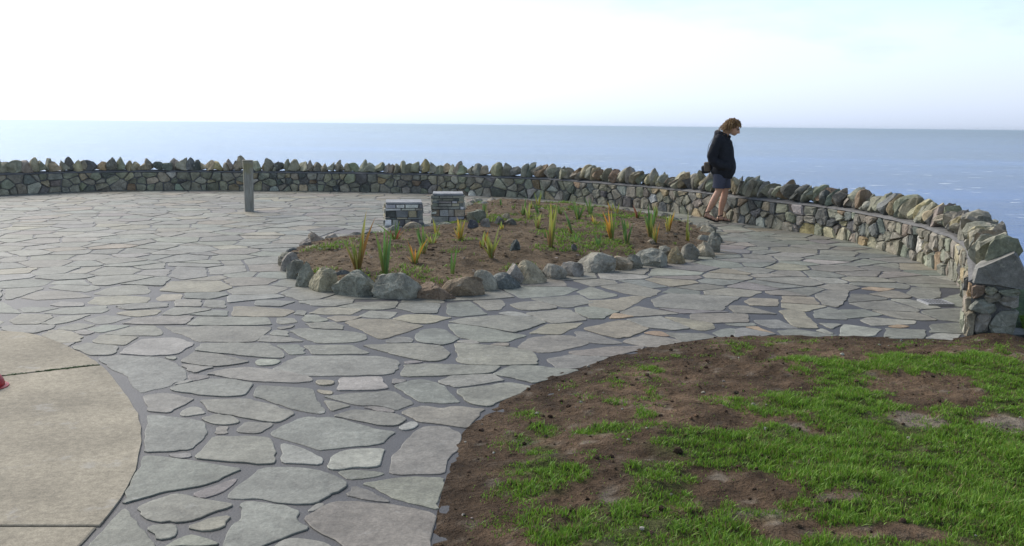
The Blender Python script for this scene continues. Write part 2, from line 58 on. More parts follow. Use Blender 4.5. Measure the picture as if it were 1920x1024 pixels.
EDGE=[(-2.321,9.986,0.185,0.213,'g'),(-2.157,9.501,0.155,0.209,'g'),(-1.965,9.002,0.167,0.264,'g'),(-1.748,8.751,0.242,0.242,'T'),(-1.627,9.147,0.165,0.144,'d'),(-1.4,8.521,0.37,0.245,'G'),(-1.023,8.409,0.37,0.252,'G'),(-0.683,8.429,0.324,0.148,'B'),(-0.449,8.605,0.34,0.185,'B'),(-0.257,8.929,0.196,0.206,'g'),(-0.065,9.03,0.234,0.158,'d'),(0.014,9.346,0.184,0.211,'g'),(0.175,9.357,0.285,0.237,'T'),(0.431,9.673,0.218,0.163,'g'),(0.617,9.824,0.204,0.16,'g'),(0.877,10.095,0.369,0.221,'G'),(1.187,10.306,0.197,0.162,'T'),(1.33,10.434,0.176,0.164,'g'),(1.545,10.61,0.292,0.208,'G'),(1.751,10.918,0.123,0.208,'g'),(1.87,10.841,0.201,0.213,'Y'),(2.095,11.209,0.195,0.207,'g'),(2.303,11.456,0.231,0.199,'T'),(2.54,12.557,0.225,0.148,'g'),(2.513,11.913,0.147,0.26,'G'),(2.752,13.613,0.205,0.175,'T'),(-2.538,11.709,0.138,0.151,'g'),(-2.46,12.136,0.211,0.183,'T'),(-2.361,12.539,0.168,0.119,'g'),(-2.406,11.326,0.197,0.108,'T'),(-2.575,11.218,0.189,0.088,'d'),(-2.128,12.979,0.181,0.087,'g'),(-1.961,13.057,0.175,0.088,'d'),(-1.466,13.973,0.234,0.14,'T'),(-0.996,13.737,0.414,0.153,'G'),(-0.817,17.74,0.227,0.138,'g'),(-0.515,17.891,0.289,0.139,'d'),(-0.186,18.285,0.264,0.092,'g'),(2.544,15.463,0.276,0.112,'g'),(2.702,15.066,0.21,0.109,'T'),(2.695,14.673,0.164,0.098,'g'),(2.181,16.321,0.2,0.073,'g'),(1.593,17.047,0.171,0.076,'g'),(1.323,17.439,0.243,0.068,'g'),(0.816,17.937,0.259,0.07,'d'),(0.355,18.114,0.232,0.071,'g')]
ROCKS=[(-0.509,13.722,0.299,0.191,'g'),(-0.533,13.012,0.153,0.124,'d'),(-0.374,13.163,0.176,0.132,'g'),(-0.189,13.607,0.167,0.121,'g'),(-0.03,13.623,0.167,0.091,'g'),(-0.098,14.554,0.146,0.097,'T'),(1.734,11.771,0.105,0.066,'T'),(0.028,10.686,0.12,0.138,'d'),(0.722,10.975,0.061,0.092,'d')]
PLANTS=[(-1.51,9.295,0.606,8,0.2,'A'),(-1.21,9.044,0.468,5,0.1,'G'),(-1.419,11.605,0.273,7,0.45,'R'),(-0.992,9.696,0.294,6,0.28,'O'),(-0.981,10.516,0.354,6,0.22,'G'),(-0.948,11.33,0.178,4,0.4,'O'),(-0.637,11.674,0.313,7,0.32,'O'),(-0.59,9.29,0.292,2,0.1,'G'),(-0.224,10.189,0.377,9,0.3,'Y'),(-0.361,13.517,0.226,2,0.1,'Y'),(-0.473,15.978,0.213,3,0.15,'G'),(-0.2,16.859,0.15,2,0.15,'G'),(0.166,14.925,0.299,6,0.25,'G'),(0.346,13.165,0.25,7,0.3,'Y'),(0.326,16.382,0.164,3,0.2,'O'),(0.448,11.195,0.539,5,0.1,'Y'),(0.79,12.373,0.36,5,0.22,'G'),(0.994,14.506,0.34,7,0.3,'G'),(1.243,15.405,0.309,5,0.16,'G'),(1.195,13.821,0.17,3,0.3,'O'),(1.245,11.949,0.428,7,0.2,'O'),(1.405,14.07,0.282,2,0.6,'G'),(1.402,11.689,0.379,5,0.14,'G'),(1.765,12.224,0.437,7,0.16,'G'),(1.769,11.829,0.265,4,0.14,'O'),(2.121,13.001,0.305,5,0.18,'O'),(2.262,12.328,0.4,3,0.12,'Y'),(1.937,14.859,0.224,5,0.2,'R'),(1.639,16.027,0.178,4,0.2,'O'),(1.597,12.694,0.099,3,0.9,'Y'),(0.76,15.35,0.188,4,0.25,'G'),(0.016,16.344,0.127,3,0.25,'G')]
GRASS=[(1.791,3.87,0.45,0.55,1.0),(1.612,4.324,0.55,0.37,1),(2.284,4.42,0.31,0.47,1),(1.295,4.544,0.45,0.23,0.9),(1.701,4.903,0.23,0.42,0.9),(1.972,5.536,0.22,0.48,1),(2.168,5.916,0.37,0.24,0.9),(1.958,6.113,0.24,0.17,0.8),(2.992,6.086,0.31,0.26,0.9),(2.626,6.213,0.25,0.21,0.7),(2.974,5.575,0.16,0.36,0.9),(2.719,5.131,0.15,0.21,0.9),(1.649,5.3,0.3,0.24,0.8),(1.292,5.08,0.18,0.15,0.4),(2.002,5.106,0.18,0.2,0.8),(2.064,4.824,0.17,0.14,0.7),(2.346,4.834,0.22,0.23,0.7),(0.174,4.699,0.08,0.12,0.8),(0.024,4.527,0.1,0.1,0.7),(0.149,4.316,0.07,0.09,0.7),(0.1,4.125,0.14,0.12,0.9),(0.215,4.01,0.14,0.11,0.9),(0.044,3.869,0.11,0.08,0.9),(0.156,3.872,0.11,0.07,0.7),(0.553,4.694,0.16,0.09,0.8),(0.755,4.898,0.11,0.08,0.6),(0.828,4.661,0.08,0.14,0.6),(0.66,4.023,0.14,0.19,0.7),(0.641,3.827,0.13,0.11,0.8),(0.431,3.575,0.23,0.13,0.8),(0.372,3.44,0.24,0.12,0.8),(0.119,3.567,0.1,0.07,0.5),(0.091,4.96,0.14,0.06,0.4),(0.376,4.612,0.07,0.08,0.6),(0.54,3.673,0.13,0.08,0.7),(0.992,4.379,0.28,0.17,0.8),(0.804,3.729,0.17,0.14,0.4),(0.721,3.492,0.18,0.12,0.7),(0.877,3.41,0.16,0.07,0.6),(1.183,4.454,0.26,0.19,0.9),(1.271,3.644,0.26,0.13,0.5),(1.661,3.654,0.43,0.27,1),(2.007,3.864,0.23,0.48,1),(2.499,4.209,0.2,0.87,1),(3.202,5.468,0.19,0.7,0.9),(1.413,3.214,0.76,0.19,0.9),(0.463,3.192,0.56,0.17,0.6)]
BARE=[(2.384,5.529,0.35,0.35,0.9),(1.508,5.76,0.43,0.45,1),(1.039,4.908,0.25,0.23,0.8),(1.533,4.842,0.08,0.2,0.8),(2.166,4.909,0.14,0.11,1),(2.567,4.841,0.13,0.16,1),(1.043,3.891,0.14,0.15,0.9),(1.383,3.772,0.08,0.06,1),(1.073,3.457,0.12,0.09,0.9),(1.473,3.424,0.16,0.06,1),(0.958,4.064,0.12,0.07,0.8),(1.836,4.546,0.08,0.06,0.7)]
PALE=[(2.166,4.909,0.14,0.11,1),(2.567,4.841,0.13,0.16,1),(1.383,3.772,0.08,0.06,1),(1.073,3.457,0.12,0.09,0.9),(1.473,3.424,0.16,0.06,1),(0.958,4.064,0.12,0.07,0.7),(0.419,3.775,0.05,0.08,1),(1.749,3.445,0.12,0.05,0.6)]
ENDF=[('B',[(0.04,0.386),(0.127,0.381),(0.119,0.342),(0.058,0.299),(0.034,0.307)]),('g',[(0.136,0.377),(0.214,0.377),(0.21,0.342),(0.14,0.342)]),('g',[(0.232,0.36),(0.388,0.373),(0.384,0.347),(0.292,0.338)]),('g',[(0.266,0.316),(0.388,0.329),(0.379,0.242),(0.319,0.251),(0.258,0.281)]),('G',[(0.027,0.221),(0.093,0.281),(0.197,0.273),(0.214,0.238),(0.214,0.203),(0.153,0.186),(0.058,0.199)]),('g',[(0.136,0.325),(0.249,0.329),(0.24,0.29),(0.145,0.29)]),('G',[(0.188,0.09),(0.258,0.186),(0.388,0.216),(0.379,0.125),(0.349,-0.005),(0.292,0.003),(0.214,0.038)]),('T',[(0.006,-0.005),(0.014,0.177),(0.067,0.177),(0.058,-0.005)]),('g',[(0.08,0.116),(0.101,0.168),(0.188,0.177),(0.18,0.116),(0.153,0.038),(0.084,0.029)])]
ENDCAP=[(0.027,0.412),(0.04,0.516),(0.093,0.551),(0.327,0.646),(0.362,0.633),(0.453,0.473),(0.449,0.394),(0.405,0.384),(0.223,0.394)]
HAZE=2.4e-4
# ------------------------------------------------------------------ helpers
def lerp(a, b, t): return a+(b-a)*t
def tag(o, label=None, cat=None, group=None, kind=None):
    if label: o['label'] = label
    if cat: o['category'] = cat
    if group: o['group'] = group
    if kind: o['kind'] = kind
    return o
def empty(name, loc, rz=0.0):
    o = bpy.data.objects.new(name, None); COL.objects.link(o); o.location = loc; o.rotation_euler = (0, 0, rz)
    o.empty_display_size = 0.1
    return o
def wloc(o):
    l = Vector(o.location)
    while o.parent: o = o.parent; l = l+Vector(o.location)
    return l
def make(name, V, F, mat, parent=None, col=None, smooth=False, local=False):
    """one mesh object; V in scene coordinates unless local, origin put at the base of the piece"""
    V = np.asarray(V, dtype=np.float64)
    if local: org = np.zeros(3)
    else:
        org = np.array([V[:, 0].mean(), V[:, 1].mean(), V[:, 2].min()])
    me = bpy.data.meshes.new(name)
    if isinstance(F, np.ndarray):
        n = F.shape[1]; V2 = (V-org).astype(np.float32)
        me.vertices.add(len(V2)); me.vertices.foreach_set('co', V2.ravel())
        me.loops.add(F.size); me.loops.foreach_set('vertex_index', F.ravel().astype(np.int32))
        me.polygons.add(len(F)); me.polygons.foreach_set('loop_start', np.arange(0, F.size, n, dtype=np.int32))
        me.polygons.foreach_set('loop_total', np.full(len(F), n, dtype=np.int32)); me.update(calc_edges=True)
    else:
        me.from_pydata([tuple(v) for v in (V-org)], [], F)
    if col is not None:
        c = np.asarray(col, dtype=np.float32)
        if c.ndim == 1: c = np.tile(c, (len(V), 1))
        if c.shape[1] == 3: c = np.hstack([c, np.ones((len(c), 1), np.float32)])
        a = me.attributes.new('Col', 'FLOAT_COLOR', 'POINT'); a.data.foreach_set('color', c.astype(np.float32).ravel())
    if smooth: me.polygons.foreach_set('use_smooth', [True]*len(me.polygons))
    if mat: me.materials.append(mat)
    me.validate(); me.update()
    o = bpy.data.objects.new(name, me); COL.objects.link(o)
    if parent is not None:
        o.parent = parent
        o.location = Vector(org)-wloc(parent) if not local else Vector((0, 0, 0))
    else: o.location = Vector(org)
    return o
class Soup:
    """collects pieces for ONE joined mesh"""
    def __init__(s): s.V = []; s.F = []; s.C = []; s.n = 0
    def add(s, V, F, c=(1, 1, 1)):
        V = np.asarray(V, float); s.V.append(V); s.F += [tuple(i+s.n for i in f) for f in F]
        c = np.asarray(c, float); s.C.append(np.tile(c[:3], (len(V), 1)) if c.ndim == 1 else c[:, :3]); s.n += len(V)
    def build(s, name, mat, parent=None, smooth=False, local=False):
        return make(name, np.vstack(s.V), s.F, mat, parent, np.vstack(s.C), smooth, local)
def catmull(P, step):
    P = [np.array(p, float) for p in P]; Q = [2*P[0]-P[1]]+P+[2*P[-1]-P[-2]]; out = []
    for i in range(1, len(Q)-2):
        a, b, c, d = Q[i-1:i+3]; n = max(2, int(np.linalg.norm(c-b)/step))
        for k in range(n):
            t = k/n
            out.append(.5*((2*b)+(-a+c)*t+(2*a-5*b+4*c-d)*t*t+(-a+3*b-3*c+d)*t**3))
    out.append(P[-1]); return np.array(out)
def in_poly(P, X, Y):
    X = np.asarray(X, float); Y = np.asarray(Y, float); ins = np.zeros(X.shape, bool); n = len(P)
    for i in range(n):
        x1, y1 = P[i][0], P[i][1]; x2, y2 = P[(i+1) % n][0], P[(i+1) % n][1]
        c = ((y1 > Y) != (y2 > Y)) & (X < (x2-x1)*(Y-y1)/((y2-y1) if y2 != y1 else 1e-9)+x1); ins ^= c
    return ins
def dist_poly(P, X, Y, closed=True):
    """distance to polyline and nearest point"""
    X = np.asarray(X, float); Y = np.asarray(Y, float); D = np.full(X.shape, 1e9); NX = np.zeros(X.shape); NY = np.zeros(X.shape)
    n = len(P)
    for i in range(n if closed else n-1):
        a = P[i]; b = P[(i+1) % n]; dx, dy = b[0]-a[0], b[1]-a[1]; L = dx*dx+dy*dy+1e-12
        t = np.clip(((X-a[0])*dx+(Y-a[1])*dy)/L, 0, 1); px = a[0]+t*dx; py = a[1]+t*dy
        d = np.hypot(X-px, Y-py); m = d < D; D[m] = d[m]; NX[m] = px[m]; NY[m] = py[m]
    return D, NX, NY
def clip(poly, px, py, nx, ny):
    """keep the side where (p-point).n <= 0"""
    out = []; n = len(poly)
    for i in range(n):
        a = poly[i]; b = poly[(i+1) % n]
        da = (a[0]-px)*nx+(a[1]-py)*ny; db = (b[0]-px)*nx+(b[1]-py)*ny
        if da <= 0: out.append(a)
        if (da < 0 < db) or (db < 0 < da):
            t = da/(da-db); out.append((a[0]+(b[0]-a[0])*t, a[1]+(b[1]-a[1])*t))
    return out
def area(P):
    return .5*sum(P[i][0]*P[(i+1) % len(P)][1]-P[(i+1) % len(P)][0]*P[i][1] for i in range(len(P)))
def voronoi(S, W, joint, box):
    """power cells with weights W, shrunk by the joint"""
    S = np.asarray(S); cells = []
    for i, s in enumerate(S):
        d = np.hypot(*(S-s).T); idx = np.argsort(d)[1:26]
        poly = [(s[0]-box, s[1]-box), (s[0]+box, s[1]-box), (s[0]+box, s[1]+box), (s[0]-box, s[1]+box)]
        for j in idx:
            if d[j] < 1e-6: continue
            n = (S[j]-s)/d[j]; t = (d[j]**2+W[i]-W[j])/(2*d[j])-joint/2
            t = max(t, .12*d[j])
            poly = clip(poly, s[0]+n[0]*t, s[1]+n[1]*t, n[0], n[1])
            if len(poly) < 3: break
        cells.append(poly if len(poly) >= 3 else None)
    return cells
def scatter(n, gen, ok, mind):
    """dart throwing with a grid"""
    pts = []; grid = {}
    for _ in range(n):
        x, y = gen(); k = (int(x//mind), int(y//mind)); bad = False
        if not ok(x, y): continue
        for a in (-1, 0, 1):
            for b in (-1, 0, 1):
                for q in grid.get((k[0]+a, k[1]+b), ()):
                    if (q[0]-x)**2+(q[1]-y)**2 < mind*mind: bad = True; break
        if not bad: pts.append((x, y)); grid.setdefault(k, []).append((x, y))
    return pts
_bm = {}
def ico(sub):
    if sub not in _bm:
        bm = bmesh.new(); bmesh.ops.create_icosphere(bm, subdivisions=sub, radius=1.0)
        _bm[sub] = (np.array([v.co[:] for v in bm.verts]), [tuple(v.index for v in f.verts) for f in bm.faces]); bm.free()
    return _bm[sub]
def rock(w, d, h, sub=2, cuts=10, rough=.04, pts=0.0, r=None, qr=(.42, .78), foot=.22):
    """angular stone, base at z=0, w along x, d along y, h along z"""
    r = r or rng
    V, F = ico(sub); V = V.copy()
    for _ in range(cuts):
        n = r.normal(size=3); n /= np.linalg.norm(n); q = r.uniform(*qr)
        s = V@n; V -= np.outer(np.maximum(0, s-q), n)
    V += r.normal(scale=rough, size=V.shape)*np.array([1, 1, .8])
    lo, hi = V.min(0), V.max(0); V = (V-lo)/(hi-lo)-np.array([.5, .5, 0]); V[:, 2] = (np.maximum(V[:, 2], foot)-foot)/(1-foot)
    if pts: V[:, :2] *= (1-pts*V[:, 2:3]**1.3)
    return V*np.array([w, d, h]), F
def rotm(rx, ry, rz):
    return np.array(Matrix.Rotation(rz, 3, 'Z')@Matrix.Rotation(ry, 3, 'Y')@Matrix.Rotation(rx, 3, 'X'))
def vnoise(x, y, s=1.0, o=3, seed=0):
    x = np.asarray(x, float)*s; y = np.asarray(y, float)*s; r = np.zeros_like(x); am = .5
    for k in range(o):
        xi = np.floor(x).astype(np.int64); yi = np.floor(y).astype(np.int64); fx = x-xi; fy = y-yi; fx = fx*fx*(3-2*fx); fy = fy*fy*(3-2*fy)
        def h(a, c):
            q = (a*374761393+c*668265263+(seed+k)*2147483647) & 0xffffffff; q = ((q ^ (q >> 13))*1274126177) & 0xffffffff; return ((q ^ (q >> 16)) & 0xffff)/65535.0
        v = (h(xi, yi)*(1-fx)+h(xi+1, yi)*fx)*(1-fy)+(h(xi, yi+1)*(1-fx)+h(xi+1, yi+1)*fx)*fy
        r += (v-.5)*2*am; am *= .55; x = x*2.03+17.1; y = y*2.03+5.7
    return r
def nz3(x, y, z=0.0, s=1.0, o=3):
    return mnoise.fractal(Vector((x*s, y*s, z*s)), 1.0, 2.0, o)
# ------------------------------------------------------------------ materials
def nodes(name):
    m = bpy.data.materials.new(name); m.use_nodes = True; nt = m.node_tree
    return m, nt.nodes, nt.links, nt.nodes['Principled BSDF']
def tex(n, l, kind, scale, detail=4, rough=.55, vec=None, stretch=None):
    t = n.new('ShaderNodeTexNoise' if kind == 'n' else 'ShaderNodeTexVoronoi'); t.inputs['Scale'].default_value = scale
    if kind == 'n': t.inputs['Detail'].default_value = detail; t.inputs['Roughness'].default_value = rough
    if vec is None:
        g = n.new('ShaderNodeNewGeometry'); vec = g.outputs['Position']
    if stretch:
        mp = n.new('ShaderNodeMapping'); mp.inputs['Scale'].default_value = stretch; l.new(vec, mp.inputs['Vector']); vec = mp.outputs['Vector']
    l.new(vec, t.inputs['Vector']); return t
def ramp(n, l, src, stops):
    r = n.new('ShaderNodeValToRGB'); e = r.color_ramp.elements
    while len(e) < len(stops): e.new(.5)
    for i, (p, c) in enumerate(stops):
        e[i].position = p; e[i].color = (c, c, c, 1) if isinstance(c, (int, float)) else (*c, 1)
    l.new(src, r.inputs['Fac']); return r
def mul(n, l, a, b, fac=1.0, mode='MULTIPLY'):
    m = n.new('ShaderNodeMix'); m.data_type = 'RGBA'; m.blend_type = mode
    if isinstance(fac, float): m.inputs['Factor'].default_value = fac
    else: l.new(fac, m.inputs['Factor'])
    for s, k in ((a, 'A'), (b, 'B')):
        if isinstance(s, tuple): m.inputs[k].default_value = (*s, 1)
        else: l.new(s, m.inputs[k])
    return m.outputs['Result']
def bump(n, l, b, srcs):
    prev = None
    for s, st, d in srcs:
        k = n.new('ShaderNodeBump'); k.inputs['Strength'].default_value = st; k.inputs['Distance'].default_value = d
        l.new(s, k.inputs['Height'])
        if prev: l.new(prev, k.inputs['Normal'])
        prev = k.outputs['Normal']
    l.new(prev, b.inputs['Normal'])
def stone_mat(name, s1, s2, lo=.6, hi=1.3, rough=.85, bs=.6, bd=.01, lichen=0.0, spec=.35, base=None, streak=None, grain=.22, lc=(.52, .5, .42)):
    m, n, l, b = nodes(name)
    if base is None:
        a = n.new('ShaderNodeAttribute'); a.attribute_name = 'Col'; c = a.outputs['Color']
    else: c = base
    t1 = tex(n, l, 'n', s1, 5, .6, stretch=streak); t2 = tex(n, l, 'n', s2, 4, .6)
    c = mul(n, l, c, ramp(n, l, t1.outputs['Fac'], [(.3, lo), (.7, hi)]).outputs['Color'])
    c = mul(n, l, c, ramp(n, l, t2.outputs['Fac'], [(.3, .78), (.72, 1.2)]).outputs['Color'])
    t4 = tex(n, l, 'n', s2*4.5, 3, .6)
    c = mul(n, l, c, ramp(n, l, t4.outputs['Fac'], [(.3, 1-grain), (.7, 1+grain)]).outputs['Color'])
    if lichen:
        t3 = tex(n, l, 'n', s1*2.3, 6, .7)
        c = mul(n, l, c, lc, ramp(n, l, t3.outputs['Fac'], [(.60, 0.0), (.68, lichen)]).outputs['Color'], 'MIX')
    l.new(c, b.inputs['Base Color']); b.inputs['Roughness'].default_value = rough; b.inputs['Specular IOR Level'].default_value = spec
    bump(n, l, b, [(t1.outputs['Fac'], bs, bd*2), (t2.outputs['Fac'], bs, bd), (t4.outputs['Fac'], bs*.7, bd*.3)])
    return m
def flat_mat(name, c, rough=.7, spec=.4, var=.25, scale=40.0, bs=.2):
    m, n, l, b = nodes(name); t = tex(n, l, 'n', scale, 4)
    l.new(mul(n, l, c, ramp(n, l, t.outputs['Fac'], [(.3, 1-var), (.7, 1+var)]).outputs['Color']), b.inputs['Base Color'])
    b.inputs['Roughness'].default_value = rough; b.inputs['Specular IOR Level'].default_value = spec
    bump(n, l, b, [(t.outputs['Fac'], bs, .004)]); return m
def leaf_mat(name, rough=.5, trans=.25):
    m, n, l, b = nodes(name); a = n.new('ShaderNodeAttribute'); a.attribute_name = 'Col'
    l.new(a.outputs['Color'], b.inputs['Base Color']); b.inputs['Roughness'].default_value = rough; b.inputs['Specular IOR Level'].default_value = .3
    tr = n.new('ShaderNodeBsdfTranslucent'); l.new(a.outputs['Color'], tr.inputs['Color'])
    mx = n.new('ShaderNodeMixShader'); mx.inputs['Fac'].default_value = trans
    l.new(b.outputs['BSDF'], mx.inputs[1]); l.new(tr.outputs['BSDF'], mx.inputs[2])
    l.new(mx.outputs['Shader'], n['Material Output'].inputs['Surface']); return m
M = {}
M['slate'] = stone_mat('slate_paving', 3.6, 20, .70, 1.26, .66, .6, .007, spec=.42, lichen=.35, lc=(.38, .38, .35), grain=.22)
M['mortar'] = stone_mat('paving_mortar', 3.0, 90, .8, 1.2, .6, .5, .004, base=(.058, .058, .062), spec=.45, grain=.3)
M['rubble'] = stone_mat('rubble_stone', 7, 45, .6, 1.35, .85, .7, .012, lichen=.55)
M['wallmortar'] = stone_mat('wall_mortar', 8, 80, .7, 1.2, .9, .6, .008, base=(.165, .162, .158))
M['boulder'] = stone_mat('boulder_stone', 7, 34, .5, 1.45, .88, 1.0, .022, lichen=.6, grain=.3)
M['slab'] = stone_mat('plinth_slate', 9, 60, .7, 1.3, .7, .6, .006)
M['concrete'] = stone_mat('pad_concrete', 1.5, 34, .72, 1.22, .88, .5, .004, base=(.325, .287, .215), lichen=.5, lc=(.42, .40, .36), grain=.25)
M['soil'] = stone_mat('soil', 6, 38, .55, 1.4, .95, 1.0, .035, spec=.12, grain=.35)
M['leaf'] = leaf_mat('flax_leaf', .5, .35); M['grass'] = leaf_mat('grass_blade', .55, .3)
TINT = {'g': (.240, .237, .200), 'b': (.222, .232, .202), 'l': (.33, .325, .285), 'w': (.37, .367, .33), 'y': (.315, .285, .205),
        'o': (.31, .26, .19), 'O': (.45, .31, .18), 'p': (.235, .215, .208), 't': (.27, .248, .205)}
RT = {'g': (.245, .230, .186), 'G': (.235, .228, .186), 'd': (.12, .125, .118), 'T': (.31, .265, .185), 'B': (.21, .155, .105), 'Y': (.30, .235, .14), 'O': (.33, .185, .085), 'w': (.42, .41, .38)}
for _k in TINT: TINT[_k] = tuple(.68*a+.32*q for a, q in zip(TINT[_k], (.245, .24, .205)))
def jit(c, a=.12, h=.035):
    k = 1+rng.normal(0, a); return np.clip(np.array(c)*k*(1+rng.normal(0, h, 3)), .02, .8)
# ------------------------------------------------------------------ sea and headland
SEA_Z = -45.0
m, n, l, b = nodes('sea_water')
b.inputs['Base Color'].default_value = (.02, .09, .25, 1); b.inputs['Roughness'].default_value = .16; b.inputs['IOR'].default_value = 1.33
w1 = tex(n, l, 'n', .035, 6, .6, stretch=(1, 1.0, 1)); w2 = tex(n, l, 'n', .25, 5, .6, stretch=(.7, 1.4, 1)); w3 = tex(n, l, 'n', .0032, 4, .5, stretch=(.5, 1.2, 1))
bump(n, l, b, [(w1.outputs['Fac'], .42, 5.0), (w2.outputs['Fac'], .5, 1.2)])
f1 = tex(n, l, 'n', .085, 3, .5, stretch=(.45, 1, 1))
foam = ramp(n, l, f1.outputs['Fac'], [(.66, 0.0), (.70, 1.0)])
deep = mul(n, l, (.018, .10, .33), ramp(n, l, w3.outputs['Fac'], [(.35, .65), (.65, 1.4)]).outputs['Color'])
l.new(mul(n, l, deep, (.75, .78, .8), foam.outputs['Color'], 'MIX'), b.inputs['Base Color'])
X = [-60000, -3000, -500, 500, 3000, 60000]; Yv = [-4000, 0, 1500, 8000, 45000]
V = [(x, y, SEA_Z) for y in Yv for x in X]; F = [(j*6+i, j*6+i+1, j*6+i+7, j*6+i+6) for j in range(4) for i in range(5)]
sea = make('sea', V, F, m); tag(sea, 'blue sea with small whitecaps reaching the hazy horizon', 'sea', kind='structure')

wall_in = catmull([(-17.5, 11.0), (-15.5, 14.5), (-13.2, 17.3)]+WALL, .12)          # inner foot of the wall, far left to the near right end
def offset_line(P, d):
    T = np.gradient(P, axis=0); T /= np.linalg.norm(T, axis=1)[:, None]
    return P+np.stack([-T[:, 1], T[:, 0]], 1)*d          # left of travel = seaward
T_end = (wall_in[-1]-wall_in[-6]); T_end /= np.linalg.norm(T_end); N_end = np.array([-T_end[1], T_end[0]])
WT = .335                                                   # wall thickness
wall_out = offset_line(wall_in, WT)
if np.linalg.norm(wall_out[-1]-(wall_in[-1]+N_end*WT)) > .05: wall_out[-1] = wall_in[-1]+N_end*WT
coast = [tuple(p) for p in offset_line(wall_in, WT+.25)[::12]]
coast = [(-46, -70), (-36, -20), (-26, 2)]+coast[:-2]+[(4.95, 8.35), (5.9, 7.3), (8.5, 5.4), (14, 1.0), (26, -14), (44, -70)]
cp = np.array(coast); Tn = np.gradient(cp, axis=0); Tn /= np.linalg.norm(Tn, axis=1)[:, None]; Nn = np.stack([-Tn[:, 1], Tn[:, 0]], 1)
for _ in range(3): Nn[1:-1] = (Nn[:-2]+Nn[1:-1]*2+Nn[2:]); Nn /= np.linalg.norm(Nn, axis=1)[:, None]
rings = [(0, -.05), (.5, -.16), (1.2, -.48), (2.4, -1.15), (5, -3.2), (10, -8.5), (22, -24), (45, -55)]
V = []; F = []; nc = len(cp)
for d, z in rings:
    for p, q in zip(cp, Nn):
        h = nz3(p[0], p[1], d, .35)*min(.4*d, 2.5)*.25
        V.append((p[0]+q[0]*d, p[1]+q[1]*d, z+h*(d > .3)))
for k in range(len(rings)-1):
    for i in range(nc-1): F.append((k*nc+i, k*nc+i+1, (k+1)*nc+i+1, (k+1)*nc+i))
F.append(tuple(range(nc-1, -1, -1)))
m, n, l, b = nodes('cliff_turf'); t1 = tex(n, l, 'n', 1.3, 6, .6); t2 = tex(n, l, 'n', 14, 5, .6)
c = ramp(n, l, t1.outputs['Fac'], [(.35, (.035, .085, .018)), (.55, (.06, .12, .025)), (.75, (.11, .10, .04))])
c = mul(n, l, c.outputs['Color'], ramp(n, l, t2.outputs['Fac'], [(.3, .6), (.7, 1.35)]).outputs['Color'])
l.new(c, b.inputs['Base Color']); b.inputs['Roughness'].default_value = .9; bump(n, l, b, [(t2.outputs['Fac'], .8, .05)])
ground = make('ground', V, F, m, smooth=False); tag(ground, 'grassy headland falling away to the sea outside the wall', 'ground', kind='structure')

# ------------------------------------------------------------------ plaza: mortar bed and flagstones
pl_poly = [tuple(p) for p in offset_line(wall_in, .15)[::6]]+[(3.30, 6.9), (3.3, 1.0), (-8, 1.0), (-15, 5.0)]
pl_poly = [(p[0], p[1]) for p in pl_poly]
plaza = make('plaza', [(x, y, 0) for x, y in pl_poly], [tuple(range(len(pl_poly)-1, -1, -1)) if area(pl_poly) < 0 else tuple(range(len(pl_poly)))], M['mortar'])
plaza.location = (plaza.location.x, plaza.location.y, 0)
tag(plaza, 'crazy paving of grey slate flagstones in dark mortar', 'paving', kind='structure')
lawn_edge = catmull(LAWN, .08)
lawn_poly = [tuple(p) for p in lawn_edge]+[(3.90, 7.12), (4.28, 7.95), (4.95, 8.3), (5.9, 7.25), (7.0, 5.8), (8.5, 4.2), (8.5, .8), (-.25, .8)]
pad_poly = [tuple(p) for p in catmull(PAD, .1)]+[(-1.62, 2.6), (-1.9, 1.7), (-2.6, 1.05), (-5.2, 1.05), (-6.3, 2.2), (-6.9, 3.8), (-6.6, 5.4), (-5.7, 6.5), (-4.7, 6.97)]
bed_poly = [tuple(p) for p in catmull(BED+[BED[0]], .12)][:-1]
wall_region = [tuple(p) for p in wall_in[::4]]+[(3.3, 7.0), (3.3, 2.5), (-8, 2.5), (-14, 7.0)]
def grow(P, e):
    P = P if area(P) > 0 else P[::-1]; n_ = len(P); out = []
    for i in range(n_):
        a = np.array(P[i-1]); c = np.array(P[i]); d = np.array(P[(i+1) % n_]); e1 = (c-a)/max(np.linalg.norm(c-a), 1e-6); e2 = (d-c)/max(np.linalg.norm(d-c), 1e-6)
        q = np.array([e1[1]+e2[1], -e1[0]-e2[0]]); L = np.linalg.norm(q); out.append(tuple(c+q/L*e*min(1.6, 2/max(L, .8))) if L > .2 else tuple(c))
    return out
traced = [(t, grow([tuple(q) for q in P], .008)) for t, P in STONES]
def sites_ok(x, y):
    if x < -.56*y-3.2: return False
    return True
N = 16000
px = rng.uniform(-16, 5, N); py = rng.uniform(2.6, 22.3, N)
ok = in_poly(wall_region, px, py) & (px > -.56*py-3.0) & ~in_poly(bed_poly, px, py) & ~in_poly(lawn_poly, px, py) & ~in_poly(pad_poly, px, py)
dp, _, _ = dist_poly(pad_poly, px, py); ok &= dp > .2
for t, P in traced: ok &= ~in_poly(P, px, py)
cx_all = np.array([np.mean(P, axis=0) for _, P in traced])
cand = list(zip(px[ok], py[ok])); it = iter(cand)
placed = []; grid = {}
tr_pts = np.array([q for _, P in traced for q in P])
dtr = np.full(ok.sum(), 9.0); pa = np.array(cand)
for t, P in traced:
    d, _, _ = dist_poly(P, pa[:, 0], pa[:, 1]); dtr = np.minimum(dtr, d)
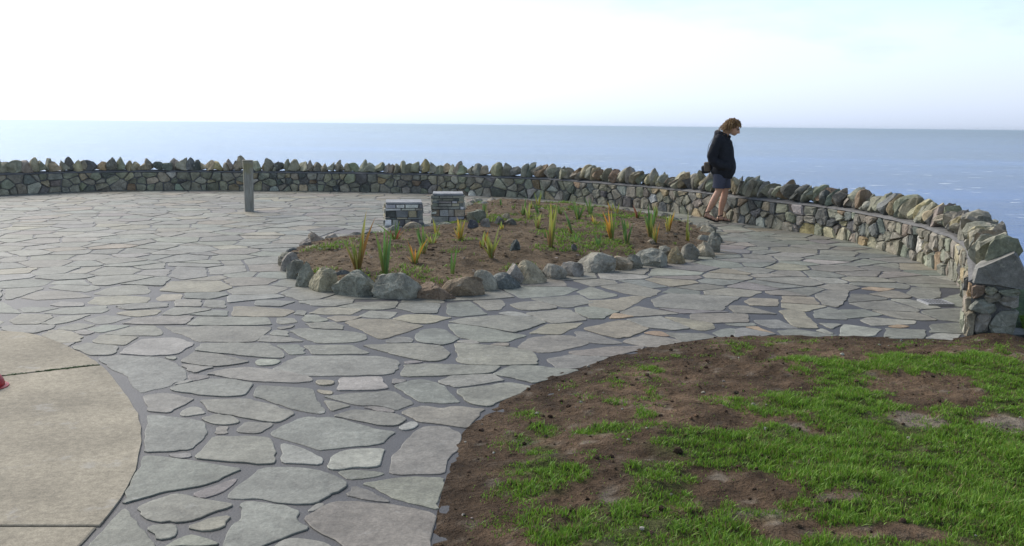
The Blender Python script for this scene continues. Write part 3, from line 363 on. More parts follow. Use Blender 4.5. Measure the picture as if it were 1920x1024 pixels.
for (x, y), dt in zip(cand, dtr):
    md = (.28 if rng.random() < .3 else .50)*(1.0 if y < 9.5 else .84)
    if dt < .06: continue
    if any((q[0]-x)**2+(q[1]-y)**2 < (min(md, q[2]) if rng.random() < .3 else max(.30, (md+q[2])/2))**2 for a in (-1, 0, 1) for b_ in (-1, 0, 1) for q in grid.get((int(x//.6)+a, int(y//.6)+b_), ())): continue
    placed.append((x, y, md)); grid.setdefault((int(x//.6), int(y//.6)), []).append((x, y, md))
S = np.array([(p[0], p[1]) for p in placed]); W = rng.uniform(-.03, .05, len(S))
# traced stones act as neighbours through their best separating edge
cells = voronoi(S, W, .030, .75)
bb = [(min(q[0] for q in P), max(q[0] for q in P), min(q[1] for q in P), max(q[1] for q in P)) for _, P in traced]
flags = [(t, P) for t, P in traced]
keys = ['g']*12+['b']*7+['t']*6+['y']*2+['p', 'l', 'l', 'o']
wall_arr = wall_in[::5]; lawn_arr = np.array(lawn_poly); pad_arr = np.array(pad_poly)
edges_ = [(dist_poly(arr, S[:, 0], S[:, 1], arr is not wall_arr), g_) for arr, g_ in ((pad_arr, .11), (lawn_arr, .015), (wall_arr, -.10))]
for si, (s, poly) in enumerate(zip(S, cells)):
    if not poly: continue
    for (t, P), B in zip(traced, bb):
        xs = [q[0] for q in poly]; ys = [q[1] for q in poly]
        if max(xs) < B[0]-.05 or min(xs) > B[1]+.05 or max(ys) < B[2]-.05 or min(ys) > B[3]+.05: continue
        Q = P if area(P) > 0 else P[::-1]; best = None
        for i in range(len(Q)):
            a = Q[i]; c_ = Q[(i+1) % len(Q)]; ex, ey = c_[0]-a[0], c_[1]-a[1]; L = math.hypot(ex, ey)
            if L < .02: continue
            nx, ny = ey/L, -ex/L; sd_ = (s[0]-a[0])*nx+(s[1]-a[1])*ny
            if best is None or sd_ > best[0]: best = (sd_, a, nx, ny)
        sd_, a, nx, ny = best
        poly = clip(poly, a[0]+nx*.022, a[1]+ny*.022, -nx, -ny)
        if len(poly) < 3: break
    if len(poly) < 3: continue
    for (d, nx_, ny_), g_ in edges_:
        d, nx_, ny_ = d[si:si+1], nx_[si:si+1], ny_[si:si+1]
        if d[0] < 1.0:
            dx, dy = nx_[0]-s[0], ny_[0]-s[1]; L = math.hypot(dx, dy)+1e-9
            poly = clip(poly, nx_[0]-dx/L*g_, ny_[0]-dy/L*g_, dx/L, dy/L)
            if len(poly) < 3: break
    if len(poly) < 3 or abs(area(poly)) < (.022 if s[1] < 8.5 else .008): continue
    flags.append((keys[rng.integers(len(keys))], poly))
def flagstone(P):
    if area(P) < 0: P = P[::-1]
    P = [np.array(p) for p in P]
    Q = []
    n_ = len(P)
    for i in range(n_):                       # knock the corners off
        a, b_ = P[i], P[(i+1) % n_]; L = np.linalg.norm(b_-a); e = min(.25, .018/max(L, 1e-6))
        Q.append(a+(b_-a)*e)
        k = int(L/.085)
        for j in range(1, k+1): 
            t = j/(k+1)
            if e < t < 1-e: Q.append(a+(b_-a)*t+rng.normal(0, .0062, 2))
        Q.append(b_+(a-b_)*e)
    Q = [q for i, q in enumerate(Q) if np.linalg.norm(q-Q[i-1]) > .006]
    Q = np.array(Q); c = Q.mean(0); n_ = len(Q)
    zt = .005+rng.uniform(-.0015, .003); tilt = rng.normal(0, .003, 2)
    d = c-Q; Ln = np.linalg.norm(d, axis=1)[:, None]; inn = Q+d*np.minimum(.004/np.maximum(Ln, 1e-6), .3)
    z1 = zt-.002+((Q-c)@tilt); z2 = zt+((inn-c)@tilt)
    V = np.vstack([np.column_stack([Q, np.full(n_, -.02)]), np.column_stack([Q, z1]), np.column_stack([inn, z2])])
    F = [(i, (i+1) % n_, n_+(i+1) % n_, n_+i) for i in range(n_)]+[(n_+i, n_+(i+1) % n_, 2*n_+(i+1) % n_, 2*n_+i) for i in range(n_)]+[tuple(range(2*n_, 3*n_))]
    return V, F
def seen(P):                                  # how large a stone shows from the camera
    c = np.mean(P, axis=0); r = math.hypot(*c); vis = abs(c[0]) < .56*c[1]+.3 and c[1] > 3.1
    return abs(area(P))/r**3*(1 if vis else .02)
order = sorted(range(len(flags)), key=lambda i: -seen(flags[i][1]))
rest = Soup()
for k, i in enumerate(order):
    t, P = flags[i]; V, F = flagstone(P); c = jit(TINT[t], .10 if i >= len(traced) else .06, .02)*np.array([.81, .805, .785])
    if i < len(traced) and t in 'oy':          # rust stain along one side
        cc = np.tile(c, (len(V), 1))
    if k < 300: make('flagstone', V, F, M['slate'], plaza, c)
    else: rest.add(V, F, c)
o = rest.build('distant_flagstones', M['slate'], plaza); o['kind'] = 'stuff'
# concrete pad: three slabs
pad = empty('concrete_pad', (-4.2, 4.0, 0)); tag(pad, 'round buff concrete pad with a mossy joint at the left edge', 'concrete pad', kind='structure')
def halfplane(poly, a, b_, side, gap):
    a = np.array(a); b_ = np.array(b_); e = (b_-a)/np.linalg.norm(b_-a); nn = np.array([-e[1], e[0]])*side
    return clip(poly, a[0]-nn[0]*gap, a[1]-nn[1]*gap, nn[0], nn[1])
PP = pad_poly if area(pad_poly) > 0 else pad_poly[::-1]
J1, J2 = PADJ
sl = [halfplane(PP, *J1, -1, .010), halfplane(halfplane(PP, *J1, 1, .010), *J2, -1, .004), halfplane(PP, *J2, 1, .004)]
for q, P in enumerate(sl):
    P = np.array(P); P = P+rng.normal(0, .0025, P.shape); c = P.mean(0); n_ = len(P); inn = P+(c-P)*.004
    z = .010-q*.001
    V = np.vstack([np.column_stack([P, np.full(n_, -.02)]), np.column_stack([P, np.full(n_, z-.003)]), np.column_stack([inn, np.full(n_, z)])])
    F = [(i, (i+1) % n_, n_+(i+1) % n_, n_+i) for i in range(n_)]+[(n_+i, n_+(i+1) % n_, 2*n_+(i+1) % n_, 2*n_+i) for i in range(n_)]+[tuple(range(2*n_, 3*n_))]
    make('slab', V, F, M['concrete'], pad)
mo = Soup(); a = np.array(J1[0]); e = np.array(J1[1])-a; L = np.linalg.norm(e); e /= L
for k in range(170):
    t = rng.uniform(-.05, .98)*L; 
    if nz3(t*9, 3.1) < -.22: continue
    p = a+e*t+rng.normal(0, .006, 2); s_ = rng.uniform(.006, .014)
    V, F = rock(s_*2.2, s_*1.6, s_*1.0, 1, 3, .1); mo.add(V+np.array([p[0], p[1], .004]), F, jit((.045, .085, .02), .3))
o = mo.build('moss', M['grass'], pad); o['kind'] = 'stuff'

# ------------------------------------------------------------------ dry-stone style wall
base = wall_in[len(wall_in)//2]
wall = empty('stone_wall', (base[0], base[1], 0)); tag(wall, 'low curved rubble stone wall with upright coping stones along the cliff edge', 'wall')
WH = .42
seg = np.linalg.norm(np.diff(wall_in, axis=0), axis=1); ULEN = np.concatenate([[0], np.cumsum(seg)]); UL = ULEN[-1]
def wpt(u):                                     # point and seaward normal at arc length u
    u = min(max(u, 0), UL-1e-6); i = min(np.searchsorted(ULEN, u, side='right')-1, len(seg)-1); t = (u-ULEN[i])/seg[i]
    p = wall_in[i]*(1-t)+wall_in[i+1]*t
    j0, j1 = max(i-2, 0), min(i+3, len(wall_in)-1); T = wall_in[j1]-wall_in[j0]; T = T/np.linalg.norm(T)
    return p, np.array([-T[1], T[0]]), T
U0 = 7.5                                        # beyond the left frame edge there is only a little more
# mortar core
us = np.arange(0, UL, .15).tolist()+[UL]; V = []; F = []
prof = [(.03, -.05), (.03, WH-.02), (.0, WH-.005), (.03, WH+.02), (WT/2, WH+.045), (WT-.03, WH+.02), (WT-.02, -.9)]
for u in us:
    p, nn, T = wpt(u)
    for d, z in prof:
        e_ = nz3(u*3, z*3, 1.7)*.012; q = p+nn*(d+e_); V.append((q[0], q[1], z+(nz3(u*2.2, d*5, 4.1)*.014 if z > .3 else 0)))
k = len(prof)
for i in range(len(us)-1):
    for j in range(k-1): F.append((i*k+j, (i+1)*k+j, (i+1)*k+j+1, i*k+j+1))
F.append(tuple(range((len(us)-1)*k, len(us)*k))[::-1]); F.append(tuple(range(k)))
make('mortar_core', V, F, M['wallmortar'], wall)
# face stones
pts = []; WW = []
u = .3
while u < UL-.06:
    p, nn, T = wpt(u); far = math.hypot(*p) > 14
    rows = 3 if rng.random() < .7 else 2
    wd = rng.uniform(.13, .25)*(1.15 if rows == 2 else 1)
    if u < U0-3: u += 1; continue
    for r_ in range(rows):
        v = (r_+.5)/rows*WH+rng.normal(0, .018); 
        pts.append((u+rng.normal(0, .055)+(r_ % 2)*wd*.45, v)); WW.append(rng.uniform(-.006, .010))
    u += wd
keep = [i for i in range(len(pts)) if 0 < pts[i][0] < UL-.01]; pts = [pts[i] for i in keep]; WW = [WW[i] for i in keep]
AS = 1.35
wc = voronoi([(a, c_*AS) for a, c_ in pts], WW, .022, .26); wc = [[(a, c_/AS) for a, c_ in q] if q else None for q in wc]
wst = []
for s, poly in zip(pts, wc):
    if not poly: continue
    poly = clip(poly, 0, WH-.012, 0, 1); poly = clip(poly, 0, -.01, 0, -1) if len(poly) > 2 else poly
    if len(poly) > 2: poly = clip(poly, UL-.012, 0, 1, 0)
    if len(poly) < 3 or abs(area(poly)) < .0015: continue
    wst.append((s, poly))
def face_stone(poly, place, proud):
    if area(poly) < 0: poly = poly[::-1]
    P = [np.array(q) for q in poly]; Q = []; n_ = len(P)
    for i in range(n_):
        a, b_ = P[i], P[(i+1) % n_]; L = np.linalg.norm(b_-a); e = min(.30, .022/max(L, 1e-6)); Q += [a+(b_-a)*e, b_+(a-b_)*e]
    Q = [q for i, q in enumerate(Q) if np.linalg.norm(q-Q[i-1]) > .004]
    Q = np.array(Q)+rng.normal(0, .003, (len(Q), 2)); c = Q.mean(0); n_ = len(Q)
    V = []
    for s_, d in ((1.0, -.03), (.97, proud*.6), (.80, proud)):
        for q in Q:
            w = c+(q-c)*s_+rng.normal(0, .004, 2)*(d > 0); V.append(place(w[0], w[1], d+rng.normal(0, .008)*(d > 0)))
    V.append(place(c[0], c[1], proud*rng.uniform(.9, 1.2)))
    F = []
    for r_ in range(2):
        for i in range(n_): F.append((r_*n_+i, r_*n_+(i+1) % n_, (r_+1)*n_+(i+1) % n_, (r_+1)*n_+i))
    for i in range(n_): F.append((2*n_+i, 2*n_+(i+1) % n_, 3*n_))
    return np.array(V), F
def wplace(u, v, d):
    p, nn, T = wpt(u); q = p-nn*(d-.018); return (q[0], q[1], v)
def wseen(it):
    p, nn, T = wpt(it[0][0]); r = math.hypot(*p); c = abs(p@nn)/r
    return abs(area(it[1]))*(c+.05)/r**2*(1 if abs(p[0]) < .55*p[1] else .05)
wst.sort(key=lambda it: -wseen(it)); rest = Soup()
wk = ['g']*14+['G']*10+['T']*3+['d']*5+['B', 'Y', 'w']
for k, (s, poly) in enumerate(wst):
    V, F = face_stone(poly, wplace, rng.uniform(.008, .05)); key = wk[rng.integers(len(wk))]
    c = jit(RT[key], .16, .04)
    c = c*lerp(np.array([1.28, 1.28, 1.16]), np.array([1.08, 1.06, 1.0]), float(np.clip((s[0]/UL-.5)/.25, 0, 1)))  # lighter tint along the backlit left stretch lifts its shade through colour
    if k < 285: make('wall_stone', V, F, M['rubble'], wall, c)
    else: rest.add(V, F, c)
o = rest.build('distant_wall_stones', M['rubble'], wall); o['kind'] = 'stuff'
# stones of the end face
E0 = wall_in[-1]
def eplace(u, v, d):
    q = E0+N_end*u+T_end*(d+.004); return (q[0], q[1], v)
for key, P in ENDF:
    V, F = face_stone(grow([(a*.88, max(b_, -.02)) for a, b_ in P], .012), eplace, .035); make('wall_stone', V, F, M['rubble'], wall, jit(RT[key], .08))
# big wedge stone that closes the coping
P = [np.array(q)*np.array([.88, 1]) for q in ENDCAP]; n_ = len(P); c = np.mean(P, axis=0); V = []
for s_, d in ((.92, -.30), (1.0, -.24), (1.02, -.02), (.93, .035)):
    for q in P:
        w = c+(q-c)*s_+rng.normal(0, .006, 2); V.append(eplace(w[0], w[1], d+rng.normal(0, .008)))
F = [tuple(range(n_))]+[(r_*n_+i, r_*n_+(i+1) % n_, (r_+1)*n_+(i+1) % n_, (r_+1)*n_+i) for r_ in range(3) for i in range(n_)]+[tuple(range(3*n_, 4*n_))[::-1]]
F = [f[::-1] for f in F]
o = make('coping_stone', V, F, M['rubble'], wall, jit(RT['G'], .02)); o['label'] = 'large wedge-shaped coping stone on the near end of the wall'
# coping
u = U0-3
ck = ['g']*12+['G']*8+['T']*4+['d']*4+['B', 'B', 'Y']
while u < UL-.22:
    p, nn, T = wpt(u); near = u > UL*.60
    r_ = math.hypot(*p)
    if not near:
        w = rng.uniform(.16, .34); h = rng.uniform(.18, .31); d = rng.uniform(.24, .32); lean = rng.normal(0, .2); pt = rng.uniform(.0, .4); adv = w*rng.uniform(.55, .72)
        V, F = rock(w, d, h, 3, 9, .022, pt, qr=(.35, .72), foot=.32)
    else:
        w = rng.uniform(.12, .26); h = rng.uniform(.22, .33); d = rng.uniform(.26, .33); lean = rng.normal(.66, .25); pt = rng.uniform(0, .3); adv = w*rng.uniform(.48, .68)
        V, F = rock(w, d, h, 3, 9, .022, pt, qr=(.35, .72), foot=.32)
        h *= .9
    V = V@rotm(rng.normal(0, .1), lean, 0).T
    V = V@rotm(0, 0, math.atan2(T[1], T[0])+rng.normal(0, .15)).T
    q = p+nn*(WT*.45+rng.normal(0, .018)); V = V-np.array([0, 0, V[:, 2].min()])+np.array([q[0], q[1], WH+.022])
    key = ck[rng.integers(len(ck)-(3 if u > UL-3.2 else 0))]; c = jit(RT[key], .15, .04)
    c = c*lerp(np.array([1.38, 1.35, 1.2]), np.array([1.14, 1.13, 1.06]), float(np.clip((u/UL-.5)/.25, 0, 1)))  # coping colour raised to offset backlighting, most along the left
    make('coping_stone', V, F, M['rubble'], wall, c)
    u += adv

# ------------------------------------------------------------------ flower bed
bc = np.mean(bed_poly, axis=0)
bed = empty('flower_bed', (bc[0], bc[1], 0)); tag(bed, 'oval raised flower bed of brown soil edged with rough boulders', 'flower bed')
def grid_sheet(poly, step, zf):
    P = np.array(poly); x0, y0 = P.min(0)-step; x1, y1 = P.max(0)+step
    xs = np.arange(x0, x1+step, step); ys = np.arange(y0, y1+step, step); X, Y = np.meshgrid(xs, ys)
    ins = in_poly(poly, X, Y); nx, ny = len(xs), len(ys)
    fm = ins[:-1, :-1] | ins[1:, :-1] | ins[:-1, 1:] | ins[1:, 1:]
    D, NX, NY = dist_poly(P, X, Y); out = ~ins; X = np.where(out, NX, X); Y = np.where(out, NY, Y); D = np.where(out, 0, D)
    idx = np.arange(nx*ny).reshape(ny, nx); F = np.stack([idx[:-1, :-1], idx[:-1, 1:], idx[1:, 1:], idx[1:, :-1]], -1)[fm]
    used = np.unique(F); mp = -np.ones(nx*ny, int); mp[used] = np.arange(len(used))
    X = X.ravel()[used]; Y = Y.ravel()[used]; D = D.ravel()[used]
    Z = np.array([zf(x, y, d) for x, y, d in zip(X, Y, D)])
    return np.column_stack([X, Y, Z]), mp[F], D
def bed_z(x, y, d=None):
    if d is None: d = float(dist_poly(np.array(bed_poly), np.array([x]), np.array([y]))[0][0])
    k = min(d/.7, 1.0)
    return .06+.09*k+.035*nz3(x, y, 2.2, 1.6)*k+.022*nz3(x, y, 7.7, 7, 4)*k
V, F, D = grid_sheet(bed_poly, .055, bed_z)
cc = np.array([np.array((.165, .122, .078))*(1+.35*nz3(x, y, 9, 2.4, 3)) for x, y, z in V])
make('soil', V, F, M['soil'], bed, np.clip(cc, .03, .3), smooth=True)
cl = Soup(); bx0, by0 = np.min(bed_poly, 0); bx1, by1 = np.max(bed_poly, 0)
Vf = V
for k in range(4200):
    i = rng.integers(len(Vf)); 
    if D[i] < .08: continue
    s_ = abs(rng.normal(0, .008))+.005
    if Vf[i, 1] > 12.5 and s_ < .009: continue
    Q, G = rock(s_*2.6, s_*2.2, s_*1.0, 1, 4, .08); c = jit((.19, .14, .09), .25) if rng.random() < .92 else jit((.34, .30, .24), .2)
    cl.add(Q+Vf[i]+np.array([rng.uniform(-.03, .03), rng.uniform(-.03, .03), -s_*.4]), G, c)
o = cl.build('soil_clods', M['soil'], bed); o['kind'] = 'stuff'
for x, y, w, h, key in EDGE:
    r_ = math.hypot(x, y); d = min(max(w*.8, .14), .34); h = h*.9+.01
    V, F = rock(w*1.25, d, h+.03, 4 if r_ < 9.6 else 3, 12, .016 if r_ < 9.6 else .024, .0, qr=(.5, .86), foot=.28)
    V = V@rotm(0, 0, rng.normal(0, .18)-math.atan2(x, y)).T
    V += np.array([x*(1+d*.5/r_), y*(1+d*.5/r_), -.03])
    make('edging_stone', V, F, M['boulder'], bed, jit(RT[key], .07, .02)*1.36)
# more of the ring at the back, seen only as a low rim
P = np.array(bed_poly); exy = np.array([(e_[0], e_[1]+.1) for e_ in EDGE])
s_ = 0
while s_ < len(P):
    p = P[s_]
    if np.min(np.hypot(*(exy-p).T)) > .36 and not (-2.3 < p[0] < -.7 and 13.6 < p[1] < 16):
        w = rng.uniform(.2, .36); V, F = rock(w, .22, rng.uniform(.10, .17), 2, 10, .02, .1)
        make('edging_stone', V@rotm(0, 0, rng.uniform(0, 6)).T+np.array([p[0], p[1], -.02]), F, M['boulder'], bed, jit(RT['g'], .1))
        s_ += 3
    else: s_ += 1
rl = ['pale slab-shaped rock leaning behind the rust-tipped flax, beside the taller plinth', 'dark rock on the soil just right of the taller plinth', 'grey rock in the small heap right of the taller plinth', 'grey rock at the middle of the heap in the flower bed', 'rightmost grey rock of the heap beyond the taller plinth', 'small tan rock on top of the heap in the flower bed', 'small tan stone on the soil beside the broad dark green flax', 'dark clod-like rock near the front middle of the flower bed', 'small dark rock right of the tall thin flax in the bed']
for (x, y, w, h, key), lb in zip(ROCKS, rl):
    V, F = rock(w, max(w*.8, .1), h+.02, 2, 11, .015, .1); V = V@rotm(0, rng.normal(0, .15), rng.uniform(-.4, .4)).T
    V += np.array([x, y+.05, bed_z(x, y)-.03-V[:, 2].min()*0]); o = make('rock', V, F, M['boulder'], None, jit(RT[key], .06)); tag(o, lb, 'rock', 'loose rocks in the flower bed')
# ------------------------------------------------------------------ grass helpers
def blades(P, H, Wd, C, lean=.5, seed=1):
    """P (n,3) feet, H heights, C (n,3) tip colours -> verts, tris, colours; 3 tris per blade"""
    r = np.random.default_rng(seed); n_ = len(P); a = r.uniform(0, 2*np.pi, n_); ln = np.abs(r.normal(0, lean, n_))*H; b_ = a+r.uniform(-1.2, 1.2, n_)+np.pi/2
    dx, dy = np.cos(b_), np.sin(b_); lx, ly = np.cos(a)*ln, np.sin(a)*ln
    z = np.zeros(n_)
    A = P+np.stack([dx*Wd, dy*Wd, z], 1); B = P-np.stack([dx*Wd, dy*Wd, z], 1)
    mid = P+np.stack([lx*.35, ly*.35, H*.55], 1); Cc = mid+np.stack([dx*Wd*.8, dy*Wd*.8, z], 1); Dd = mid-np.stack([dx*Wd*.8, dy*Wd*.8, z], 1)
    Tt = P+np.stack([lx, ly, H], 1)
    V = np.stack([A, B, Cc, Dd, Tt], 1).reshape(-1, 3); i = np.arange(n_)*5
    F = np.concatenate([np.stack([i, i+1, i+3], 1), np.stack([i, i+3, i+2], 1), np.stack([i+2, i+3, i+4], 1)])
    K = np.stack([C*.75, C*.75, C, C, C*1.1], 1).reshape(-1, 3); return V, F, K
def green(n_, r, dry=.08):
    a = r.random((n_, 1)); c = np.array((.115, .25, .026))*(1-a)+np.array((.26, .42, .05))*a
    d = r.random(n_) < dry; c[d] = np.array((.30, .25, .10))*r.uniform(.6, 1.1, (d.sum(), 1)); return c*r.uniform(.75, 1.2, (n_, 1))
# weeds on the bed soil
r2 = np.random.default_rng(5); pick = r2.integers(0, len(Vf), 60000); Q = Vf[pick]+np.column_stack([r2.uniform(-.03, .03, (60000, 2)), np.zeros(60000)])
dn = vnoise(Q[:, 0], Q[:, 1], .9, 2, 4)*.9+.7*vnoise(Q[:, 0], Q[:, 1], 3.1, 2, 5); q_ = (dn > .18+r2.uniform(0, .35, len(Q))) & (D[pick] > .12)
Q = Q[q_][:24000]; Hh = r2.uniform(.012, .045, len(Q)); V, F, K = blades(Q, Hh, Hh*0+.005, green(len(Q), r2, .12), .9, 3)
o = make('bed_weeds', V, F, M['grass'], None, K); tag(o, 'low green weeds sprouting in patches on the flower bed soil', 'weeds', kind='stuff')
# ------------------------------------------------------------------ flax plants
PAL = {'G': [((.10, .13, .03), (.09, .20, .05)), ((.10, .15, .05), (.12, .24, .07)), ((.20, .18, .04), (.16, .25, .06))],
       'Y': [((.22, .17, .03), (.30, .32, .07)), ((.30, .22, .04), (.20, .28, .06)), ((.12, .17, .04), (.34, .36, .12))],
       'O': [((.20, .14, .03), (.52, .24, .04)), ((.16, .17, .04), (.48, .36, .07)), ((.12, .16, .04), (.26, .33, .08)), ((.16, .17, .04), (.36, .38, .09)), ((.12, .16, .04), (.20, .28, .07))],
       'A': [((.22, .09, .03), (.12, .20, .05)), ((.28, .12, .03), (.16, .24, .07)), ((.12, .13, .04), (.30, .30, .08)), ((.20, .12, .04), (.30, .16, .05))],
       'R': [((.10, .14, .03), (.14, .24, .05)), ((.10, .15, .03), (.18, .26, .05)), ((.16, .05, .03), (.22, .07, .04))]}
PLAB = ['tallest flax plant, orange-based green blades near the left end of the bed', 'grey-green upright flax close behind the big grey boulders at the front', 'short green flax with dark red outer blades in front of the low plinth',
 'stubby flax with orange and yellow blades behind the brown edging boulders', 'green fan-shaped flax between the two plinths, nearest the front', 'tiny orange flax tuft below the gap between the two plinths', 'flax with burnt orange tips beside the foot of the taller plinth',
 'single thin green flax shoot in front of the orange-tipped flax', 'broad yellow-green flax clump in the front middle of the bed', 'thin yellow flax shoot just behind the yellow-green clump', 'small green flax at the back of the bed behind the rock heap', 'tiny green flax shoots at the back left rim of the bed',
 'green flax at the back, left of the yellow-based one', 'green flax with yellow base blades in the middle of the bed', 'tiny rust-coloured flax at the far back rim of the bed', 'tall thin flax with a yellow rosette at its foot, centre of the bed', 'dark green flax leaning to the left in the bed centre', 'spiky dark flax at the back, right of the bed centre',
 'upright green flax at the back rim below the wall', 'small orange flax low in the middle right of the bed', 'green flax with orange side blades, right of the bed centre', 'long green flax blade slanting to the left in the bed', 'narrow upright green flax between two orange-tinged plants', 'broadest dark green flax near the right end of the bed',
 'yellow-orange flax touching the broad dark green one', 'yellow and orange flax by the right rim below the wall', 'rightmost flax, thin with a pale flower head', 'dark reddish flax at the back right rim of the bed', 'little orange flax at the back rim, half hidden', 'yellow fallen flax leaves lying flat on the soil',
 'small green flax at the back rim, right of the rock heap', 'little green sprout at the back, nearest the rock heap']
SHORT = ['tallest orange-based flax', 'grey-green flax by the big boulders', 'red-bladed flax', 'stubby orange and yellow flax', 'green fan between the plinths', 'tiny orange tuft', 'burnt orange flax', 'single thin shoot', 'yellow-green front clump', 'thin yellow shoot', 'small flax behind the rocks', 'tiny shoots on the left rim', 'green flax at the back', 'yellow-based flax', 'rust-coloured back flax', 'tall thin central flax', 'left-leaning dark flax', 'spiky dark flax', 'back rim green flax', 'small orange flax', 'orange-sided green flax', 'slanting blade', 'narrow upright green flax', 'broad dark green flax', 'yellow-orange flax', 'right rim orange flax', 'rightmost flowering flax', 'dark reddish flax', 'little orange back flax', 'fallen yellow leaves', 'back rim flax right of the rocks', 'little back sprout']
tries = 0; main = list(PLANTS); had = {0, 1, 2, 5, 9, 11}
while len(PLANTS) < 46 and tries < 6000:      # thin shoots between the larger plants, mostly in the right half
    tries += 1; x, y = rng.uniform(-1.2, 2.7), rng.uniform(9.6, 17.6)
    if x < .2 and rng.random() < .7: continue
    if not in_poly(bed_poly, np.array([x]), np.array([y]))[0] or float(dist_poly(np.array(bed_poly), np.array([x]), np.array([y]))[0][0]) < .35: continue
    ds = [math.hypot(x-q[0], y-q[1]) for q in main]; kn = int(np.argmin(ds))
    if ds[kn] < .3 or ds[kn] > .9 or kn in had or min(math.hypot(x-q[0], y-q[1]) for q in PLANTS) < .35: continue
    had.add(kn); PLANTS.append((x, y, rng.uniform(.13, .30), int(rng.integers(2, 4)), .2, 'GYGO'[rng.integers(4)])); PLAB.append('small thin flax shoot nearest the '+SHORT[kn])
for k, ((x, y, h, nl, sp, pal), lb) in enumerate(zip(PLANTS, PLAB)):
    z = bed_z(x, y)-.02; root = empty('flax_plant', (x, y, z)); tag(root, lb, 'plant', 'flax plants in the flower bed')
    h *= 1.08; nl = nl if k in (7, 9, 21, 29) else int(nl*2.0)
    for j in range(nl):
        a = rng.uniform(0, 2*math.pi); s_ = rng.uniform(.25, 1.35)*sp*1.45; hh = h*(1.0 if j == 0 else rng.uniform(.35, .98)); wd = max(.0095, .027*hh)*rng.uniform(.75, 1.2)
        if k == 21: a = math.pi+rng.normal(0, .1); s_ = 1.3
        if k == 29: a = math.pi+rng.normal(0, .3); s_ = 3.0; hh = .10
        if k == 16: a = math.pi+rng.normal(0, .5); s_ = .35
        if k == 0 and j == 0: a = 0.0; s_ = .12
        base_c, tip = PAL[pal][rng.integers(len(PAL[pal]))]; fa = rng.uniform(-.6, .6)
        if j > 3 and rng.random() < .22: base_c, tip = (.20, .13, .06), (.34, .22, .10); hh *= .7; s_ *= 1.7
        side = np.array([math.cos(fa), math.sin(fa), 0]); V = []; CC = []; ns = 6
        for q in range(ns+1):
            t = q/ns; c = np.array([math.cos(a), math.sin(a), 0])*(s_*hh*(t**1.5))+np.array([0, 0, hh*(t-.18*s_*t*t)])+np.array([rng.uniform(-.01, .01)*0+math.cos(a)*.015, math.sin(a)*.015, 0])
            w = wd*(.75+.5*math.sin(math.pi*min(t*1.2, 1)))*(1-t**4)
            nrm = np.cross(side, [0, 0, 1.0]); V += [c-side*w, c+nrm*w*.35, c+side*w]
            cl_ = lerp(np.array(base_c), np.array(tip), min(1, t*1.3)); 
            if t > .9 and pal != 'G': cl_ = np.array((.35, .22, .10))
            CC += [cl_]*3
        F = [(q*3+i, q*3+i+1, q*3+4+i, q*3+3+i) for q in range(ns) for i in (0, 1)]
        o = make('leaf', V, F, M['leaf'], root, np.array(CC)*rng.uniform(1.0, 1.5), smooth=True, local=True)
    if k == 26:
        Vh, Fh = rock(.035, .03, .06, 2, 4, .1, .3); o = make('flower_head', Vh+np.array([.02, 0, h*.95]), Fh, M['leaf'], root, (.62, .55, .45), local=True)

# ------------------------------------------------------------------ slate plinths
def plinth(name, cx, cy, w, d, h, rz, courses, label, topc, tilt):
    root = empty(name, (cx, cy, 0), rz); tag(root, label, 'plinth')
    core = .03; V = []
    for z, s_ in ((-.02, 1.0), (h-.03, .95)):
        V += [(-w/2*s_+core, -d/2*s_+core, z), (w/2*s_-core, -d/2*s_+core, z), (w/2*s_-core, d/2*s_-core, z), (-w/2*s_+core, d/2*s_-core, z)]
    make('core', V, [(0, 3, 2, 1), (4, 5, 6, 7), (0, 1, 5, 4), (1, 2, 6, 5), (2, 3, 7, 6), (3, 0, 4, 7)], M['wallmortar'], root, local=True)
    for side in range(4):
        hs = rng.uniform(.4, 1.7, courses); hs = hs/hs.sum()*(h-.03); z = 0
        for q in range(courses):
            s_ = 1-.05*z/h; ch = hs[q]; L = (w if side % 2 == 0 else d)*s_; dep = (d if side % 2 == 0 else w)*s_/2
            u = -L/2
            while u < L/2-.02:
                lw = min(rng.uniform(.06, .30), L/2-u)
                if L/2-u-lw < .06: lw = L/2-u
                g_ = .006; pr = rng.uniform(-.010, .022); th = ch-.008
                x0, x1 = u+g_, u+lw-g_; y0, y1 = -dep-pr, -dep+.07
                e_ = rng.normal(0, .004, 8)
                bx = np.array([(x0+e_[0], y0, z+.003), (x1+e_[1], y0+e_[2], z+.003), (x1, y1, z+.003), (x0, y1, z+.003),
                               (x0+e_[3], y0+abs(e_[4]), z+th+e_[5]*.5), (x1+e_[6], y0+abs(e_[7]), z+th), (x1, y1, z+th), (x0, y1, z+th)])
                a = side*math.pi/2; R_ = np.array([[math.cos(a), -math.sin(a), 0], [math.sin(a), math.cos(a), 0], [0, 0, 1]])
                bx = bx@R_.T
                key = ['g', 'G', 'G', 'd', 'w', 'T', 'd'][rng.integers(7)]; c = jit(RT[key], .25)*np.array([1.4, 1.44, 1.42])
                make('slate_piece', bx, [(0, 3, 2, 1), (4, 5, 6, 7), (0, 1, 5, 4), (1, 2, 6, 5), (2, 3, 7, 6), (3, 0, 4, 7)], M['slab'], root, c, local=True)
                u += lw
            z += ch
    # cap slab, bedded at a slope
    s_ = .93; V = []
    pl = [(-w/2*s_, -d/2*s_), (w*.05, -d/2*s_-.01), (w/2*s_, -d/2*s_+.02), (w/2*s_+.01, d/2*s_), (-w/2*s_+.02, d/2*s_)]
    for dz in (0, .03): V += [(x, y, h-.03+dz+(y+d/2)*tilt) for x, y in pl]
    F = [(4, 3, 2, 1, 0), (5, 6, 7, 8, 9)]+[(i, (i+1) % 5, 5+(i+1) % 5, 5+i) for i in range(5)]
    o = make('cap_slab', V, F, M['slab'], root, topc, local=True)
